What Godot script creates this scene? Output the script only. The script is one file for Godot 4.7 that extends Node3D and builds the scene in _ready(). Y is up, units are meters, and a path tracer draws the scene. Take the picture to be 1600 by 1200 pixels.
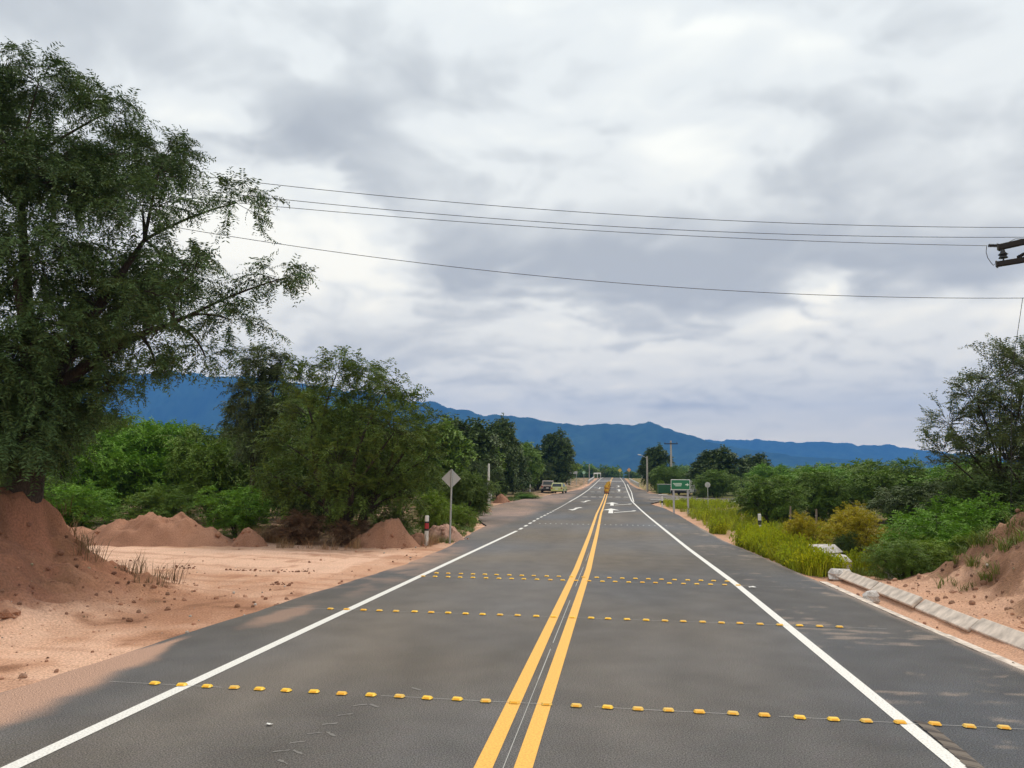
extends Node3D

# ------------------------------------------------------------------ helpers
class MB:
	var v := PackedVector3Array()
	var n := PackedVector3Array()
	var c := PackedColorArray()
	var i := PackedInt32Array()
	var col := Color(1, 1, 1)

	func tri(a: Vector3, b: Vector3, d: Vector3) -> void:
		var nn := (d - a).cross(b - a).normalized()
		var k := v.size()
		v.append(a); v.append(b); v.append(d)
		for j in 3:
			n.append(nn); c.append(col); i.append(k + j)

	func quad(a: Vector3, b: Vector3, d: Vector3, e: Vector3) -> void:
		var nn := (d - a).cross(b - a)
		if nn.length_squared() < 1e-14:
			nn = (e - a).cross(d - a)
		nn = nn.normalized()
		var k := v.size()
		v.append(a); v.append(b); v.append(d); v.append(e)
		for j in 4:
			n.append(nn); c.append(col)
		i.append(k); i.append(k + 1); i.append(k + 2)
		i.append(k); i.append(k + 2); i.append(k + 3)

	# a quad or triangle turned so that it faces away from "inside"
	func face(p: Array, inside: Vector3) -> void:
		var a: Vector3 = p[0]
		var b: Vector3 = p[1]
		var d: Vector3 = p[2]
		var nn := (d - a).cross(b - a)
		var out := nn.dot(a - inside) >= 0.0
		if p.size() == 3:
			if out: tri(a, b, d)
			else: tri(a, d, b)
		else:
			var e: Vector3 = p[3]
			if out: quad(a, b, d, e)
			else: quad(a, e, d, b)

	# chamfered box
	func box(at: Vector3, size: Vector3, bevel := 0.0, basis := Basis()) -> void:
		var h := size * 0.5
		var b := minf(bevel, minf(h.x, minf(h.y, h.z)) * 0.9)
		if b <= 0.0:
			for ax in 3:
				for s in [-1.0, 1.0]:
					var q := []
					for t in [[-1, -1], [1, -1], [1, 1], [-1, 1]]:
						var w := Vector3()
						w[ax] = s * h[ax]
						w[(ax + 1) % 3] = t[0] * h[(ax + 1) % 3]
						w[(ax + 2) % 3] = t[1] * h[(ax + 2) % 3]
						q.append(at + basis * w)
					face(q, at)
			return
		var pt := func(s: Vector3, ax: int) -> Vector3:
			var w := Vector3(s.x * (h.x - b), s.y * (h.y - b), s.z * (h.z - b))
			w[ax] = s[ax] * h[ax]
			return at + basis * w
		for ax in 3:
			for s in [-1.0, 1.0]:
				var q := []
				for t in [[-1, -1], [1, -1], [1, 1], [-1, 1]]:
					var g := Vector3()
					g[ax] = s
					g[(ax + 1) % 3] = t[0]
					g[(ax + 2) % 3] = t[1]
					q.append(pt.call(g, ax))
				face(q, at)
			var a1 := (ax + 1) % 3
			var a2 := (ax + 2) % 3
			for s1 in [-1.0, 1.0]:
				for s2 in [-1.0, 1.0]:
					var g0 := Vector3()
					g0[a1] = s1
					g0[a2] = s2
					var g1 := g0
					g0[ax] = -1.0
					g1[ax] = 1.0
					face([pt.call(g0, a1), pt.call(g1, a1), pt.call(g1, a2), pt.call(g0, a2)], at)
		for sx in [-1.0, 1.0]:
			for sy in [-1.0, 1.0]:
				for sz in [-1.0, 1.0]:
					var g := Vector3(sx, sy, sz)
					face([pt.call(g, 0), pt.call(g, 1), pt.call(g, 2)], at)

	func tube(p: Array, r: Array, sides := 8, cap := true) -> void:
		var k := v.size()
		var up := Vector3(0.31, 0.2, 0.93)
		for j in p.size():
			var t: Vector3 = (p[mini(j + 1, p.size() - 1)] - p[maxi(j - 1, 0)]).normalized()
			var x := t.cross(up)
			if x.length() < 0.05:
				x = t.cross(Vector3(1, 0, 0))
			x = x.normalized()
			var y := x.cross(t)
			up = y.cross(x) * 0.0 + up
			for s in sides:
				var a := TAU * s / sides
				var o := x * cos(a) + y * sin(a)
				v.append(p[j] + o * r[j])
				n.append(o); c.append(col)
		for j in p.size() - 1:
			for s in sides:
				var a := k + j * sides + s
				var b := k + j * sides + (s + 1) % sides
				i.append_array(PackedInt32Array([a, b, b + sides, a, b + sides, a + sides]))
		if cap:
			for e in [0, p.size() - 1]:
				var kk := v.size()
				var t: Vector3 = (p[1] - p[0]) if e == 0 else (p[e] - p[e - 1])
				var nn := (-t if e == 0 else t).normalized()
				for s in sides:
					v.append(v[k + e * sides + s]); n.append(nn); c.append(col)
				for s in range(1, sides - 1):
					if e == 0: i.append_array(PackedInt32Array([kk, kk + s + 1, kk + s]))
					else: i.append_array(PackedInt32Array([kk, kk + s, kk + s + 1]))

	# turned shape: pairs (radius, height) about the y axis
	func lathe(pr: Array, sides: int, at := Vector3(), basis := Basis()) -> void:
		for j in pr.size() - 1:
			for s in sides:
				var a := TAU * s / sides
				var b := TAU * (s + 1) / sides
				var u := Vector3(cos(a), 0, sin(a))
				var w := Vector3(cos(b), 0, sin(b))
				var p0: Vector2 = pr[j]
				var p1: Vector2 = pr[j + 1]
				var q := [at + basis * (u * p0.x + Vector3(0, p0.y, 0)), at + basis * (w * p0.x + Vector3(0, p0.y, 0)), at + basis * (w * p1.x + Vector3(0, p1.y, 0)), at + basis * (u * p1.x + Vector3(0, p1.y, 0))]
				var d := p1 - p0
				var og := (u + w) * 0.5 * d.y + Vector3(0, -d.x, 0)
				face(q, (q[0] + q[2]) * 0.5 - basis * og)

	# prism: outline in the xy plane, pushed along z
	func prism(o: PackedVector2Array, z0: float, z1: float, tr := Transform3D()) -> void:
		var t := Geometry2D.triangulate_polygon(o)
		var mid := Vector2()
		for q in o: mid += q
		mid /= o.size()
		var inside := tr * Vector3(mid.x, mid.y, (z0 + z1) * 0.5)
		for z in [z0, z1]:
			var ins := tr * Vector3(o[0].x, o[0].y, (z0 + z1) * 0.5)
			for j in range(0, t.size(), 3):
				var q := []
				for e in 3:
					q.append(tr * Vector3(o[t[j + e]].x, o[t[j + e]].y, z))
				face(q, q[0] + (ins - tr * Vector3(o[0].x, o[0].y, z)))
		for j in o.size():
			var a := o[j]
			var b := o[(j + 1) % o.size()]
			face([tr * Vector3(a.x, a.y, z0), tr * Vector3(b.x, b.y, z0), tr * Vector3(b.x, b.y, z1), tr * Vector3(a.x, a.y, z1)], inside)

	func mesh(m: Material, flat_leaves := false) -> ArrayMesh:
		var am := ArrayMesh.new()
		var arr := []
		arr.resize(Mesh.ARRAY_MAX)
		arr[Mesh.ARRAY_VERTEX] = v
		if not flat_leaves and n.size() == v.size():
			arr[Mesh.ARRAY_NORMAL] = n
		if c.size() == v.size():
			arr[Mesh.ARRAY_COLOR] = c
		arr[Mesh.ARRAY_INDEX] = i
		am.add_surface_from_arrays(Mesh.PRIMITIVE_TRIANGLES, arr)
		am.surface_set_material(0, m)
		return am


var rng := RandomNumberGenerator.new()
var nz := FastNoiseLite.new()
var nf := FastNoiseLite.new()
var taken := {}
var M := {}


func rnd(a: float, b: float) -> float:
	return rng.randf_range(a, b)


func numbered(called: String) -> String:
	var k: int = taken.get(called, 0)
	taken[called] = k + 1
	return called if k == 0 else "%s_%03d" % [called, k]


func tag(o: Node, label: String, category: String, group := "", kind := "") -> void:
	if label: o.set_meta("label", label)
	if category: o.set_meta("category", category)
	if group: o.set_meta("group", group)
	if kind: o.set_meta("kind", kind)


func thing(called: String, at: Vector3, turn: float, label: String, category: String, group := "") -> Node3D:
	var o := Node3D.new()
	o.name = numbered(called)
	add_child(o)
	o.position = at
	o.rotation.y = turn
	tag(o, label, category, group)
	return o


func part(called: String, mb: MB, m: Material, parent: Node) -> MeshInstance3D:
	var o := MeshInstance3D.new()
	o.name = called if parent != self else numbered(called)
	o.mesh = mb.mesh(m)
	parent.add_child(o, true)
	return o


func lin(r: float, g: float, b: float) -> Color:
	return Color(r, g, b).linear_to_srgb()


func mat(key: String, col: Color, rough := 0.8, metal := 0.0) -> StandardMaterial3D:
	var m := StandardMaterial3D.new()
	m.resource_name = key
	m.albedo_color = col.linear_to_srgb()
	m.roughness = rough
	m.metallic = metal
	M[key] = m
	return m


func noise_tex(size: int, freq: float, oct: int, lo: float, hi: float, sd: int, type := FastNoiseLite.TYPE_SIMPLEX_SMOOTH) -> ImageTexture:
	var f := FastNoiseLite.new()
	f.noise_type = type
	f.seed = sd
	f.frequency = freq
	f.fractal_octaves = oct
	var im := f.get_seamless_image(size, size)
	im.convert(Image.FORMAT_L8)
	var d := im.get_data()
	for k in d.size():
		d[k] = int(clampf(lerpf(lo, hi, d[k] / 255.0), 0, 1) * 255.0)
	return ImageTexture.create_from_image(Image.create_from_data(size, size, false, Image.FORMAT_L8, d))


func interp(t: Array, x: float) -> float:
	if x <= t[0][0]: return t[0][1]
	for k in t.size() - 1:
		if x < t[k + 1][0]:
			return lerpf(t[k][1], t[k + 1][1], (x - t[k][0]) / (t[k + 1][0] - t[k][0]))
	return t[-1][1]


# ------------------------------------------------------------------ the lie of the land (d = metres ahead along the road)
const PROFILE := [[-50, 0.0], [40, 0.0], [60, 0.06], [90, 0.35], [120, 0.9], [160, 1.8], [200, 2.8], [250, 3.9], [300, 4.7], [340, 5.0], [400, 4.9], [500, 4.4], [700, 4.0], [6000, 4.0]]
const CENTRE := [[0, 0.0], [18, 0.0], [30, -0.12], [50, -0.36], [80, -0.5], [110, -0.62], [200, -0.7], [300, -0.6], [700, -3.0]]
const EDGE_LEFT := [[0, -3.38], [32, -3.38], [42, -3.62], [78, -3.9], [125, -3.85], [200, -4.0], [700, -6.0]]
const EDGE_RIGHT := [[0, 3.26], [16, 3.22], [24, 3.06], [50, 2.75], [80, 2.42], [110, 2.55], [170, 2.73], [700, 0.8]]
const ASPHALT_LEFT := [[-30, -5.0], [6, -4.95], [12, -4.68], [18, -4.34], [23, -4.42], [30, -5.0], [35, -5.3], [40, -6.6], [46, -7.8], [52, -8.7], [60, -9.5], [72, -9.7], [84, -9.4], [98, -8.2], [110, -7.0], [130, -5.4], [160, -4.9], [700, -7.0]]
const ASPHALT_RIGHT := [[-30, 5.3], [9, 5.26], [13, 5.1], [17, 5.04], [23, 4.9], [28, 4.68], [40, 4.76], [50, 4.86], [62, 4.76], [70, 4.2], [73, 4.0], [76, 4.4], [110, 5.4], [125, 5.6], [140, 4.6], [170, 3.9], [700, 2.0]]


func prof(d: float) -> float:
	if d < 26.0: return 0.0
	var s := 0.0
	for k in 5:
		s += interp(PROFILE, d + (k - 2) * 6.0)
	return s * 0.2


func side_road(x: float, d: float) -> bool:
	return x > 3.0 and d > side_near(x) and d < side_far(x)


func side_near(x: float) -> float:
	return interp([[3.0, 71.0], [4.0, 73.0], [6.0, 84.0], [9.0, 84.5], [14.0, 79.0], [60.0, 54.0]], x)


func side_far(x: float) -> float:
	return interp([[3.0, 116.0], [5.5, 112.0], [9.0, 102.0], [14.0, 97.0], [60.0, 72.0]], x)


func bank_left(x: float, d: float) -> float:
	var wob := nf.get_noise_2d(x * 9.0, d * 9.0) * 0.2 + nz.get_noise_2d(x * 40.0, d * 40.0) * 0.12
	var dx := maxf(x + 9.2 + wob, 0.0)
	var dd := maxf(d - 12.2 + wob, 0.0)
	var s := sqrt(dx * dx + dd * dd)
	if s <= 0.0:
		return 1.68
	return interp([[0.0, 1.68], [0.12, 1.45], [0.3, 1.0], [0.55, 0.78], [1.0, 0.5], [1.6, 0.25], [2.1, 0.08], [2.8, 0.0], [9, 0.0]], s)


func bank_right(x: float, d: float) -> float:
	var h := interp([[5.75, 0.0], [6.05, 0.17], [6.6, 0.28], [7.1, 0.6], [7.7, 1.15], [8.6, 1.7], [9.5, 2.05], [10.2, 2.3], [12.0, 2.5], [16, 2.5], [40, 1.0]], x)
	var f := 1.0 - smoothstep(15.2, 18.8, d + nf.get_noise_2d(x * 8.0, d * 8.0) * 1.5)
	return h * f


func gh(x: float, d: float) -> float:
	var h := prof(d) - 0.045 - 0.0006 * maxf(d, 0.0)
	var l := interp(ASPHALT_LEFT, d)
	var r := interp(ASPHALT_RIGHT, d)
	if (x > l - 0.02 and x < r + 0.02) or side_road(x, d):
		return h - 0.03
	var out := maxf(l - x, x - r)
	var rough := smoothstep(0.0, 1.2, out)
	h += rough * (nz.get_noise_2d(x * 30.0, d * 30.0) * 0.035 + nz.get_noise_2d(x * 150.0, d * 150.0) * 0.035)
	h += smoothstep(1.5, 6.0, out) * nf.get_noise_2d(x * 6.0, d * 6.0) * 0.08
	h += smoothstep(25.0, 200.0, out) * nf.get_noise_2d(x * 0.4, d * 0.4) * 3.0 * smoothstep(30, 200, d)
	if x < 0.0:
		var b := bank_left(x, d)
		h += b * (1.0 + 0.22 * nz.get_noise_2d(x * 55.0, d * 55.0)) + clampf(b * 4.0, 0, 1) * (nz.get_noise_2d(x * 95.0, d * 95.0) * 0.22 + nz.get_noise_2d(x * 330.0, d * 330.0) * 0.13)
		# wheel ruts in the dirt track
		if d > 12.0 and d < 23.0:
			for q in [14.6, 16.9]:
				var t: float = d - (q + (x + 10.0) * -0.1 + nf.get_noise_1d(x * 12.0) * 0.5)
				h -= 0.05 * exp(-t * t * 14.0) * smoothstep(-5.0, -6.5, x)
	else:
		if d < 21.0:
			# roadside ditch partly filled with soil
			var f := 1.0 - smoothstep(17.5, 20.5, d)
			h += f * interp([[5.05, 0.0], [5.2, 0.02], [5.35, -0.03], [5.6, -0.06], [5.8, -0.04], [6.0, 0.0], [6.1, 0.0]], x - (r - 5.1))
			var b := bank_right(x, d)
			h += b * (1.0 + 0.2 * nz.get_noise_2d(x * 50.0, d * 50.0)) + clampf(b * 2.0, 0, 1) * (nz.get_noise_2d(x * 110.0, d * 110.0) * 0.16 + nz.get_noise_2d(x * 330.0, d * 330.0) * 0.10)
		if d > 17.0:
			h -= 0.35 * smoothstep(5.6, 8.0, x) * smoothstep(17.0, 22.0, d) * (1.0 - smoothstep(40.0, 60.0, d))
	return h


func gy(x: float, z: float) -> float:
	return gh(x, -z)


func ground_colour(x: float, d: float) -> Color:
	var a := nf.get_noise_2d(x * 5.0 + 300.0, d * 5.0)
	var b := nz.get_noise_2d(x * 22.0, d * 22.0 + 90.0)
	var e := nz.get_noise_2d(x * 90.0 + 40.0, d * 90.0)
	var sand := Color(0.64, 0.41, 0.295)
	var clay := Color(0.29, 0.138, 0.088)
	var dark := Color(0.13, 0.068, 0.042)
	var litter := Color(0.13, 0.105, 0.055)
	var c := sand
	c = c.lerp(Color(0.50, 0.285, 0.185), clampf(0.35 + b * 0.9 + e * 0.7, 0, 1))
	if x < 0.0:
		var bl := bank_left(x, d)
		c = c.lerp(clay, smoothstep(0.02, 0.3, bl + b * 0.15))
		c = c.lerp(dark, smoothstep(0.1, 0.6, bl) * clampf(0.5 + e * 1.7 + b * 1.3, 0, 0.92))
		if d > 13.0 and d < 21.0 and x < -5.5:
			c = c.lerp(Color(0.70, 0.465, 0.345), 0.85 * smoothstep(15.0, 17.0, d + a) * (1.0 - bl))
		c = c.lerp(clay, smoothstep(0.2, 0.5, e + a * 0.4) * 0.55)
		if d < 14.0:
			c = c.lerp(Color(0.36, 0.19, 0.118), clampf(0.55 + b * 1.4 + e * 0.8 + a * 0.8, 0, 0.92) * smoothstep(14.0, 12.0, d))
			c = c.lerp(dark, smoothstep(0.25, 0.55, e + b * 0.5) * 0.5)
		var track := nz.get_noise_2d(x * 8.0, (d + x * 0.1) * 130.0)
		c = c.lerp(Color(0.36, 0.19, 0.12), smoothstep(0.12, 0.4, track + b * 0.3) * 0.5)
		var wild := smoothstep(22.5, 25.5, d + b * 3.0) * smoothstep(-0.2, 1.4, interp(ASPHALT_LEFT, d) - x + b * 0.6 - 0.6)
		c = c.lerp(litter, wild * clampf(0.75 + e, 0, 1))
	else:
		var wild := smoothstep(18.5, 21.5, d + b * 2.0) * smoothstep(0.2, 1.6, x - interp(ASPHALT_RIGHT, d) + b * 0.6)
		c = c.lerp(Color(0.42, 0.235, 0.15), 0.5)
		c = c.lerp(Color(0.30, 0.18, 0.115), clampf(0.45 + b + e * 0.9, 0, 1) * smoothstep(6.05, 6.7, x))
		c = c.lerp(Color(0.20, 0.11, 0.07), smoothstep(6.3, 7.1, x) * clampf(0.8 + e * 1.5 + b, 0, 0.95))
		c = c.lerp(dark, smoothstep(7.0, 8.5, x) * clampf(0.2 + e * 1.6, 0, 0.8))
		c = c.lerp(Color(0.15, 0.15, 0.045), wild * clampf(0.8 + e, 0, 1))
	c = c.lerp(Color(0.09, 0.11, 0.035), smoothstep(60.0, 140.0, d) * smoothstep(3.0, 12.0, absf(x) - 6.0))
	var g := 1.0 + 0.14 * e
	return Color(c.r * g, c.g * g, c.b * g)


func steps(marks: Array) -> PackedFloat32Array:
	# [[start, step], ..., [end, 0]]; a step below 0 is a growth factor
	var o := PackedFloat32Array()
	for k in marks.size() - 1:
		var x: float = marks[k][0]
		var s: float = marks[k][1]
		while x < marks[k + 1][0] - 1e-3:
			o.append(x)
			x += s
	o.append(marks[-1][0])
	return o


func grid_mesh(xs: PackedFloat32Array, ds: PackedFloat32Array, hf: Callable, cf: Callable, m: Material) -> ArrayMesh:
	var nx := xs.size()
	var nd := ds.size()
	var v := PackedVector3Array()
	var n := PackedVector3Array()
	var c := PackedColorArray()
	var idx := PackedInt32Array()
	v.resize(nx * nd); n.resize(nx * nd); c.resize(nx * nd)
	for j in nd:
		for k in nx:
			var p: Vector3 = hf.call(xs[k], ds[j])
			v[j * nx + k] = p
			c[j * nx + k] = cf.call(p.x, -p.z)
	for j in nd:
		for k in nx:
			var a := v[j * nx + mini(k + 1, nx - 1)] - v[j * nx + maxi(k - 1, 0)]
			var b := v[mini(j + 1, nd - 1) * nx + k] - v[maxi(j - 1, 0) * nx + k]
			n[j * nx + k] = a.cross(b).normalized()
	for j in nd - 1:
		for k in nx - 1:
			var a := j * nx + k
			idx.append_array(PackedInt32Array([a, a + nx, a + nx + 1, a, a + nx + 1, a + 1]))
	var am := ArrayMesh.new()
	var arr := []
	arr.resize(Mesh.ARRAY_MAX)
	arr[Mesh.ARRAY_VERTEX] = v
	arr[Mesh.ARRAY_NORMAL] = n
	arr[Mesh.ARRAY_COLOR] = c
	arr[Mesh.ARRAY_INDEX] = idx
	am.add_surface_from_arrays(Mesh.PRIMITIVE_TRIANGLES, arr)
	am.surface_set_material(0, m)
	return am


func mesh_node(called: String, mesh: Mesh, parent: Node) -> MeshInstance3D:
	var o := MeshInstance3D.new()
	o.name = called if parent != self else numbered(called)
	o.mesh = mesh
	parent.add_child(o, true)
	return o


# ------------------------------------------------------------------ sky
const SKY_LEVEL := 0.575

func make_sky() -> Sky:
	var w := 2048
	var h := 1024
	var a := FastNoiseLite.new()
	a.seed = 11
	a.frequency = 0.55
	a.fractal_octaves = 6
	a.fractal_gain = 0.52
	var b := FastNoiseLite.new()
	b.seed = 23
	b.frequency = 1.7
	b.fractal_octaves = 5
	var wv := FastNoiseLite.new()
	wv.seed = 5
	wv.frequency = 0.9
	wv.fractal_octaves = 4
	# cloud banks: azimuth right of the road, height, half widths in degrees, depth of grey (below 0: brighter)
	var banks := [[-22.5, 25.8, 5.0, 2.2, 0.85], [2.0, 17.0, 13.0, 2.3, 0.95], [-9.0, 18.2, 8.0, 1.8, 0.4], [22.0, 15.0, 10.0, 2.0, 0.75], [-14.0, 20.5, 7.0, 2.5, 0.32], [3.4, 11.0, 2.6, 0.6, 0.4], [-22.0, 11.0, 9.0, 1.8, 0.22],
		[3.1, 23.9, 4.0, 2.0, -0.3], [-28.0, 17.3, 7.0, 3.0, -0.5], [12.6, 12.1, 3.0, 1.0, -0.7], [-26.0, 13.5, 8.0, 2.2, -0.3], [15.0, 28.5, 4.0, 2.5, -0.2], [6.0, 32.5, 2.0, 1.4, -0.3], [-12.0, 30.0, 9.0, 3.0, 0.3], [10.0, 26.5, 7.0, 2.0, 0.3], [-8.0, 12.0, 8.0, 1.8, -0.35], [18.0, 20.5, 6.0, 3.5, 0.2]]
	var r2 := RandomNumberGenerator.new()
	r2.seed = 77
	for k in 90:
		var az := r2.randf_range(35.0, 310.0)
		banks.append([az, r2.randf_range(9.0, 34.0), r2.randf_range(4.0, 13.0), r2.randf_range(1.5, 3.5), r2.randf_range(-0.55, 0.65)])
	var data := PackedFloat32Array()
	data.resize(w * h * 3)
	var half := h / 2
	for y in h:
		var el := (0.5 - (y + 0.5) / h) * PI
		if y >= half:
			for x in w:
				var q := (y * w + x) * 3
				data[q] = 0.30 * SKY_LEVEL
				data[q + 1] = 0.27 * SKY_LEVEL
				data[q + 2] = 0.24 * SKY_LEVEL
			continue
		var ce := cos(el)
		var se := sin(el)
		var eld := rad_to_deg(el)
		var near := []
		for k in banks:
			if absf(k[1] - eld) < k[3] * 3.0 + 2.0:
				near.append(k)
		var top := smoothstep(32.0, 48.0, eld)
		# clouds near the horizon are seen sunlit from the side, warm and pale
		var warm := exp(-eld / 10.0)
		for x in w:
			var az := wrapf((x + 0.5) / w * TAU, -PI, PI)
			var dx := sin(az) * ce
			var dz := -cos(az) * ce
			var px := dx / (se + 0.16)
			var pz := dz / (se + 0.16)
			var wx := wv.get_noise_2d(px, pz) * 0.7
			var wz := wv.get_noise_2d(px + 31.0, pz - 17.0) * 0.7
			var n1 := a.get_noise_2d(px + wx, pz * 1.25 + wz)
			var n2 := b.get_noise_2d(px * 1.2 + wz, pz * 1.5 + wx)
			var n3 := b.get_noise_2d(px * 3.1 + wx * 1.0 + 7.0, pz * 3.6 + wz * 1.0)
			var dark := 0.42 + n1 * 0.50 + n2 * 0.34 + n3 * 0.24
			var azd := rad_to_deg(az)
			for k in near:
				var da := fposmod(azd - k[0] + 180.0, 360.0) - 180.0 + wx * 7.0 + n2 * 5.0
				var de: float = eld - k[1] + wz * 3.0 + n2 * 1.6
				var e: float = da * da / (k[2] * k[2]) + de * de / (k[3] * k[3])
				if e < 6.0:
					dark += k[4] * exp(-e * 0.9)
			dark = lerpf(dark, dark * 0.6 + 0.16, top)
			# low clouds run together in thin pale layers
			dark = lerpf(dark, 0.16 + n1 * 0.25 + n2 * 0.22, 1.0 - smoothstep(2.0, 9.0, eld))
			dark = clampf(dark, -0.25, 1.3)
			var cr: float
			var cg: float
			var cb: float
			if dark < 0.35:
				var t := clampf((dark + 0.25) / 0.6, 0, 1)
				t = t * t * (3.0 - 2.0 * t)
				cr = lerpf(1.16, 0.95, t); cg = lerpf(1.16, 0.975, t); cb = lerpf(1.15, 1.02, t)
			else:
				var t := 1.0 - exp(-(dark - 0.35) * 1.7)
				cr = lerpf(0.95, 0.42, t); cg = lerpf(0.975, 0.435, t); cb = lerpf(1.02, 0.48, t)
			var q := (y * w + x) * 3
			data[q] = cr * SKY_LEVEL * (1.02 + 1.6 * warm)
			data[q + 1] = cg * SKY_LEVEL * (1.03 + 1.1 * warm)
			data[q + 2] = cb * SKY_LEVEL * (0.96 + 0.34 * warm)
	var im := Image.create_from_data(w, h, false, Image.FORMAT_RGBF, data.to_byte_array())
	var pm := PanoramaSkyMaterial.new()
	pm.panorama = ImageTexture.create_from_image(im)
	var s := Sky.new()
	s.sky_material = pm
	return s


# ------------------------------------------------------------------ foliage
func spray(pairs: int, length: float, leaf: float, wide: float, droop: float, sd: int, spread := 0.75) -> MB:
	# a leafy twig along +x: leaflets to both sides, the tip bending down
	var r := RandomNumberGenerator.new()
	r.seed = sd
	var mb := MB.new()
	for k in pairs:
		var t := (k + 0.6) / pairs
		var p := Vector3(length * t, -droop * t * t * length, 0)
		for s in [-1.0, 1.0]:
			var dir := Vector3(1.0 - spread + r.randf_range(-0.25, 0.25), r.randf_range(-0.55, 0.25), s * (spread + r.randf_range(-0.2, 0.2))).normalized()
			var l := leaf * r.randf_range(0.7, 1.25) * (1.0 - 0.35 * absf(t - 0.45))
			var side := dir.cross(Vector3(r.randf_range(-0.7, 0.7), 1, r.randf_range(-0.7, 0.7))).normalized() * wide * 0.5
			var tip := p + dir * l + Vector3(0, -0.12 * l, 0)
			var mid := p + dir * l * 0.5
			var g := r.randf_range(0.72, 1.2)
			mb.col = Color(g * r.randf_range(0.92, 1.1), g, g * r.randf_range(0.85, 1.1))
			var q := mb.v.size()
			mb.v.append_array(PackedVector3Array([p, mid + side, tip, mid - side]))
			for e in 4:
				mb.c.append(mb.col)
			mb.i.append_array(PackedInt32Array([q, q + 1, q + 2, q, q + 2, q + 3]))
	return mb


func bend(a: Vector3, b: Vector3, lift: float, count: int, wander := 0.0) -> Array:
	var o := []
	var mid := (a + b) * 0.5 + Vector3(rnd(-wander, wander), lift, rnd(-wander, wander))
	for k in count + 1:
		var t := float(k) / count
		o.append(a.lerp(mid, t).lerp(mid.lerp(b, t), t))
	return o


func taper(a: float, b: float, count: int) -> Array:
	var o := []
	for k in count + 1:
		o.append(lerpf(a, b, float(k) / count))
	return o


# lobes: [centre, radius, squash]; returns [transforms, tints]; adds twigs to wood
func leafing(lobes: Array, per: float, along: int, size: float, droop: float, wood: MB, twig_r: float, tint := 0.16, upright := 0.1, twig_every := 1) -> Array:
	var tr := []
	var cols := []
	for lb in lobes:
		var c: Vector3 = lb[0]
		var r: float = lb[1]
		var sq: float = lb[2]
		var count := int(maxf(4.0, per * r * r * (lb[3] if lb.size() > 3 else 1.0)))
		for k in count:
			var u := Vector3(rng.randfn(), rng.randfn() + 0.15, rng.randfn()).normalized()
			var reach := r * rnd(0.72, 1.2)
			if rng.randf() < 0.12:
				reach *= rnd(1.15, 1.5)
			var a := c + Vector3(u.x, u.y * sq, u.z) * r * rnd(0.05, 0.4)
			var b := c + Vector3(u.x, u.y * sq, u.z) * reach - Vector3(0, droop * reach, 0)
			var pts := bend(a, b, reach * rnd(0.08, 0.3), 4, reach * 0.12)
			if k % twig_every == 0 and wood:
				wood.tube(pts, taper(twig_r, twig_r * 0.3, 4), 3, false)
			var shade := rnd(1.0 - tint, 1.0 + tint)
			for s in along:
				var t := 0.22 + 0.78 * (s + rng.randf()) / along
				var f := t * 4.0
				var j := mini(int(f), 3)
				var p: Vector3 = pts[j].lerp(pts[j + 1], f - j)
				var tg: Vector3 = (pts[j + 1] - pts[j]).normalized()
				var d := (tg * 0.7 + Vector3(rng.randfn(), rng.randfn() * 0.6 + upright - droop, rng.randfn()) * 0.55).normalized()
				var z := d.cross(Vector3(rnd(-0.5, 0.5), 1, rnd(-0.5, 0.5)))
				if z.length() < 0.05:
					z = d.cross(Vector3(1, 0, 0))
				z = z.normalized()
				var y := z.cross(d)
				var sc := size * rnd(0.75, 1.3)
				tr.append(Transform3D(Basis(d * sc, y * sc, z * sc), p))
				var g := shade * rnd(0.85, 1.15)
				cols.append(Color(g * rnd(0.94, 1.08), g, g * rnd(0.9, 1.06)))
	return [tr, cols]


func crown_multi(called: String, src: ArrayMesh, tc: Array, parent: Node) -> MultiMeshInstance3D:
	var mm := MultiMesh.new()
	mm.transform_format = MultiMesh.TRANSFORM_3D
	mm.use_colors = true
	mm.mesh = src
	mm.instance_count = tc[0].size()
	for k in tc[0].size():
		mm.set_instance_transform(k, tc[0][k])
		mm.set_instance_color(k, tc[1][k])
	var o := MultiMeshInstance3D.new()
	o.name = called if parent != self else numbered(called)
	o.multimesh = mm
	parent.add_child(o, true)
	return o


func bake(srcs: Array, tc: Array, m: Material) -> ArrayMesh:
	var out := MB.new()
	for k in tc[0].size():
		var s: MB = srcs[k % srcs.size()]
		var q := out.v.size()
		out.v.append_array(tc[0][k] * s.v)
		var g: Color = tc[1][k]
		for e in s.c:
			out.c.append(e * g)
		for e in s.i:
			out.i.append(e + q)
	return out.mesh(m, true)


func leaf_mat(key: String, col: Color, back := 0.5) -> StandardMaterial3D:
	var m := mat(key, col, 0.62)
	m.vertex_color_use_as_albedo = true
	m.cull_mode = BaseMaterial3D.CULL_DISABLED
	m.metallic_specular = 0.35
	m.backlight_enabled = true
	m.backlight = Color(0.75, 0.8, 0.3) * back
	return m


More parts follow.
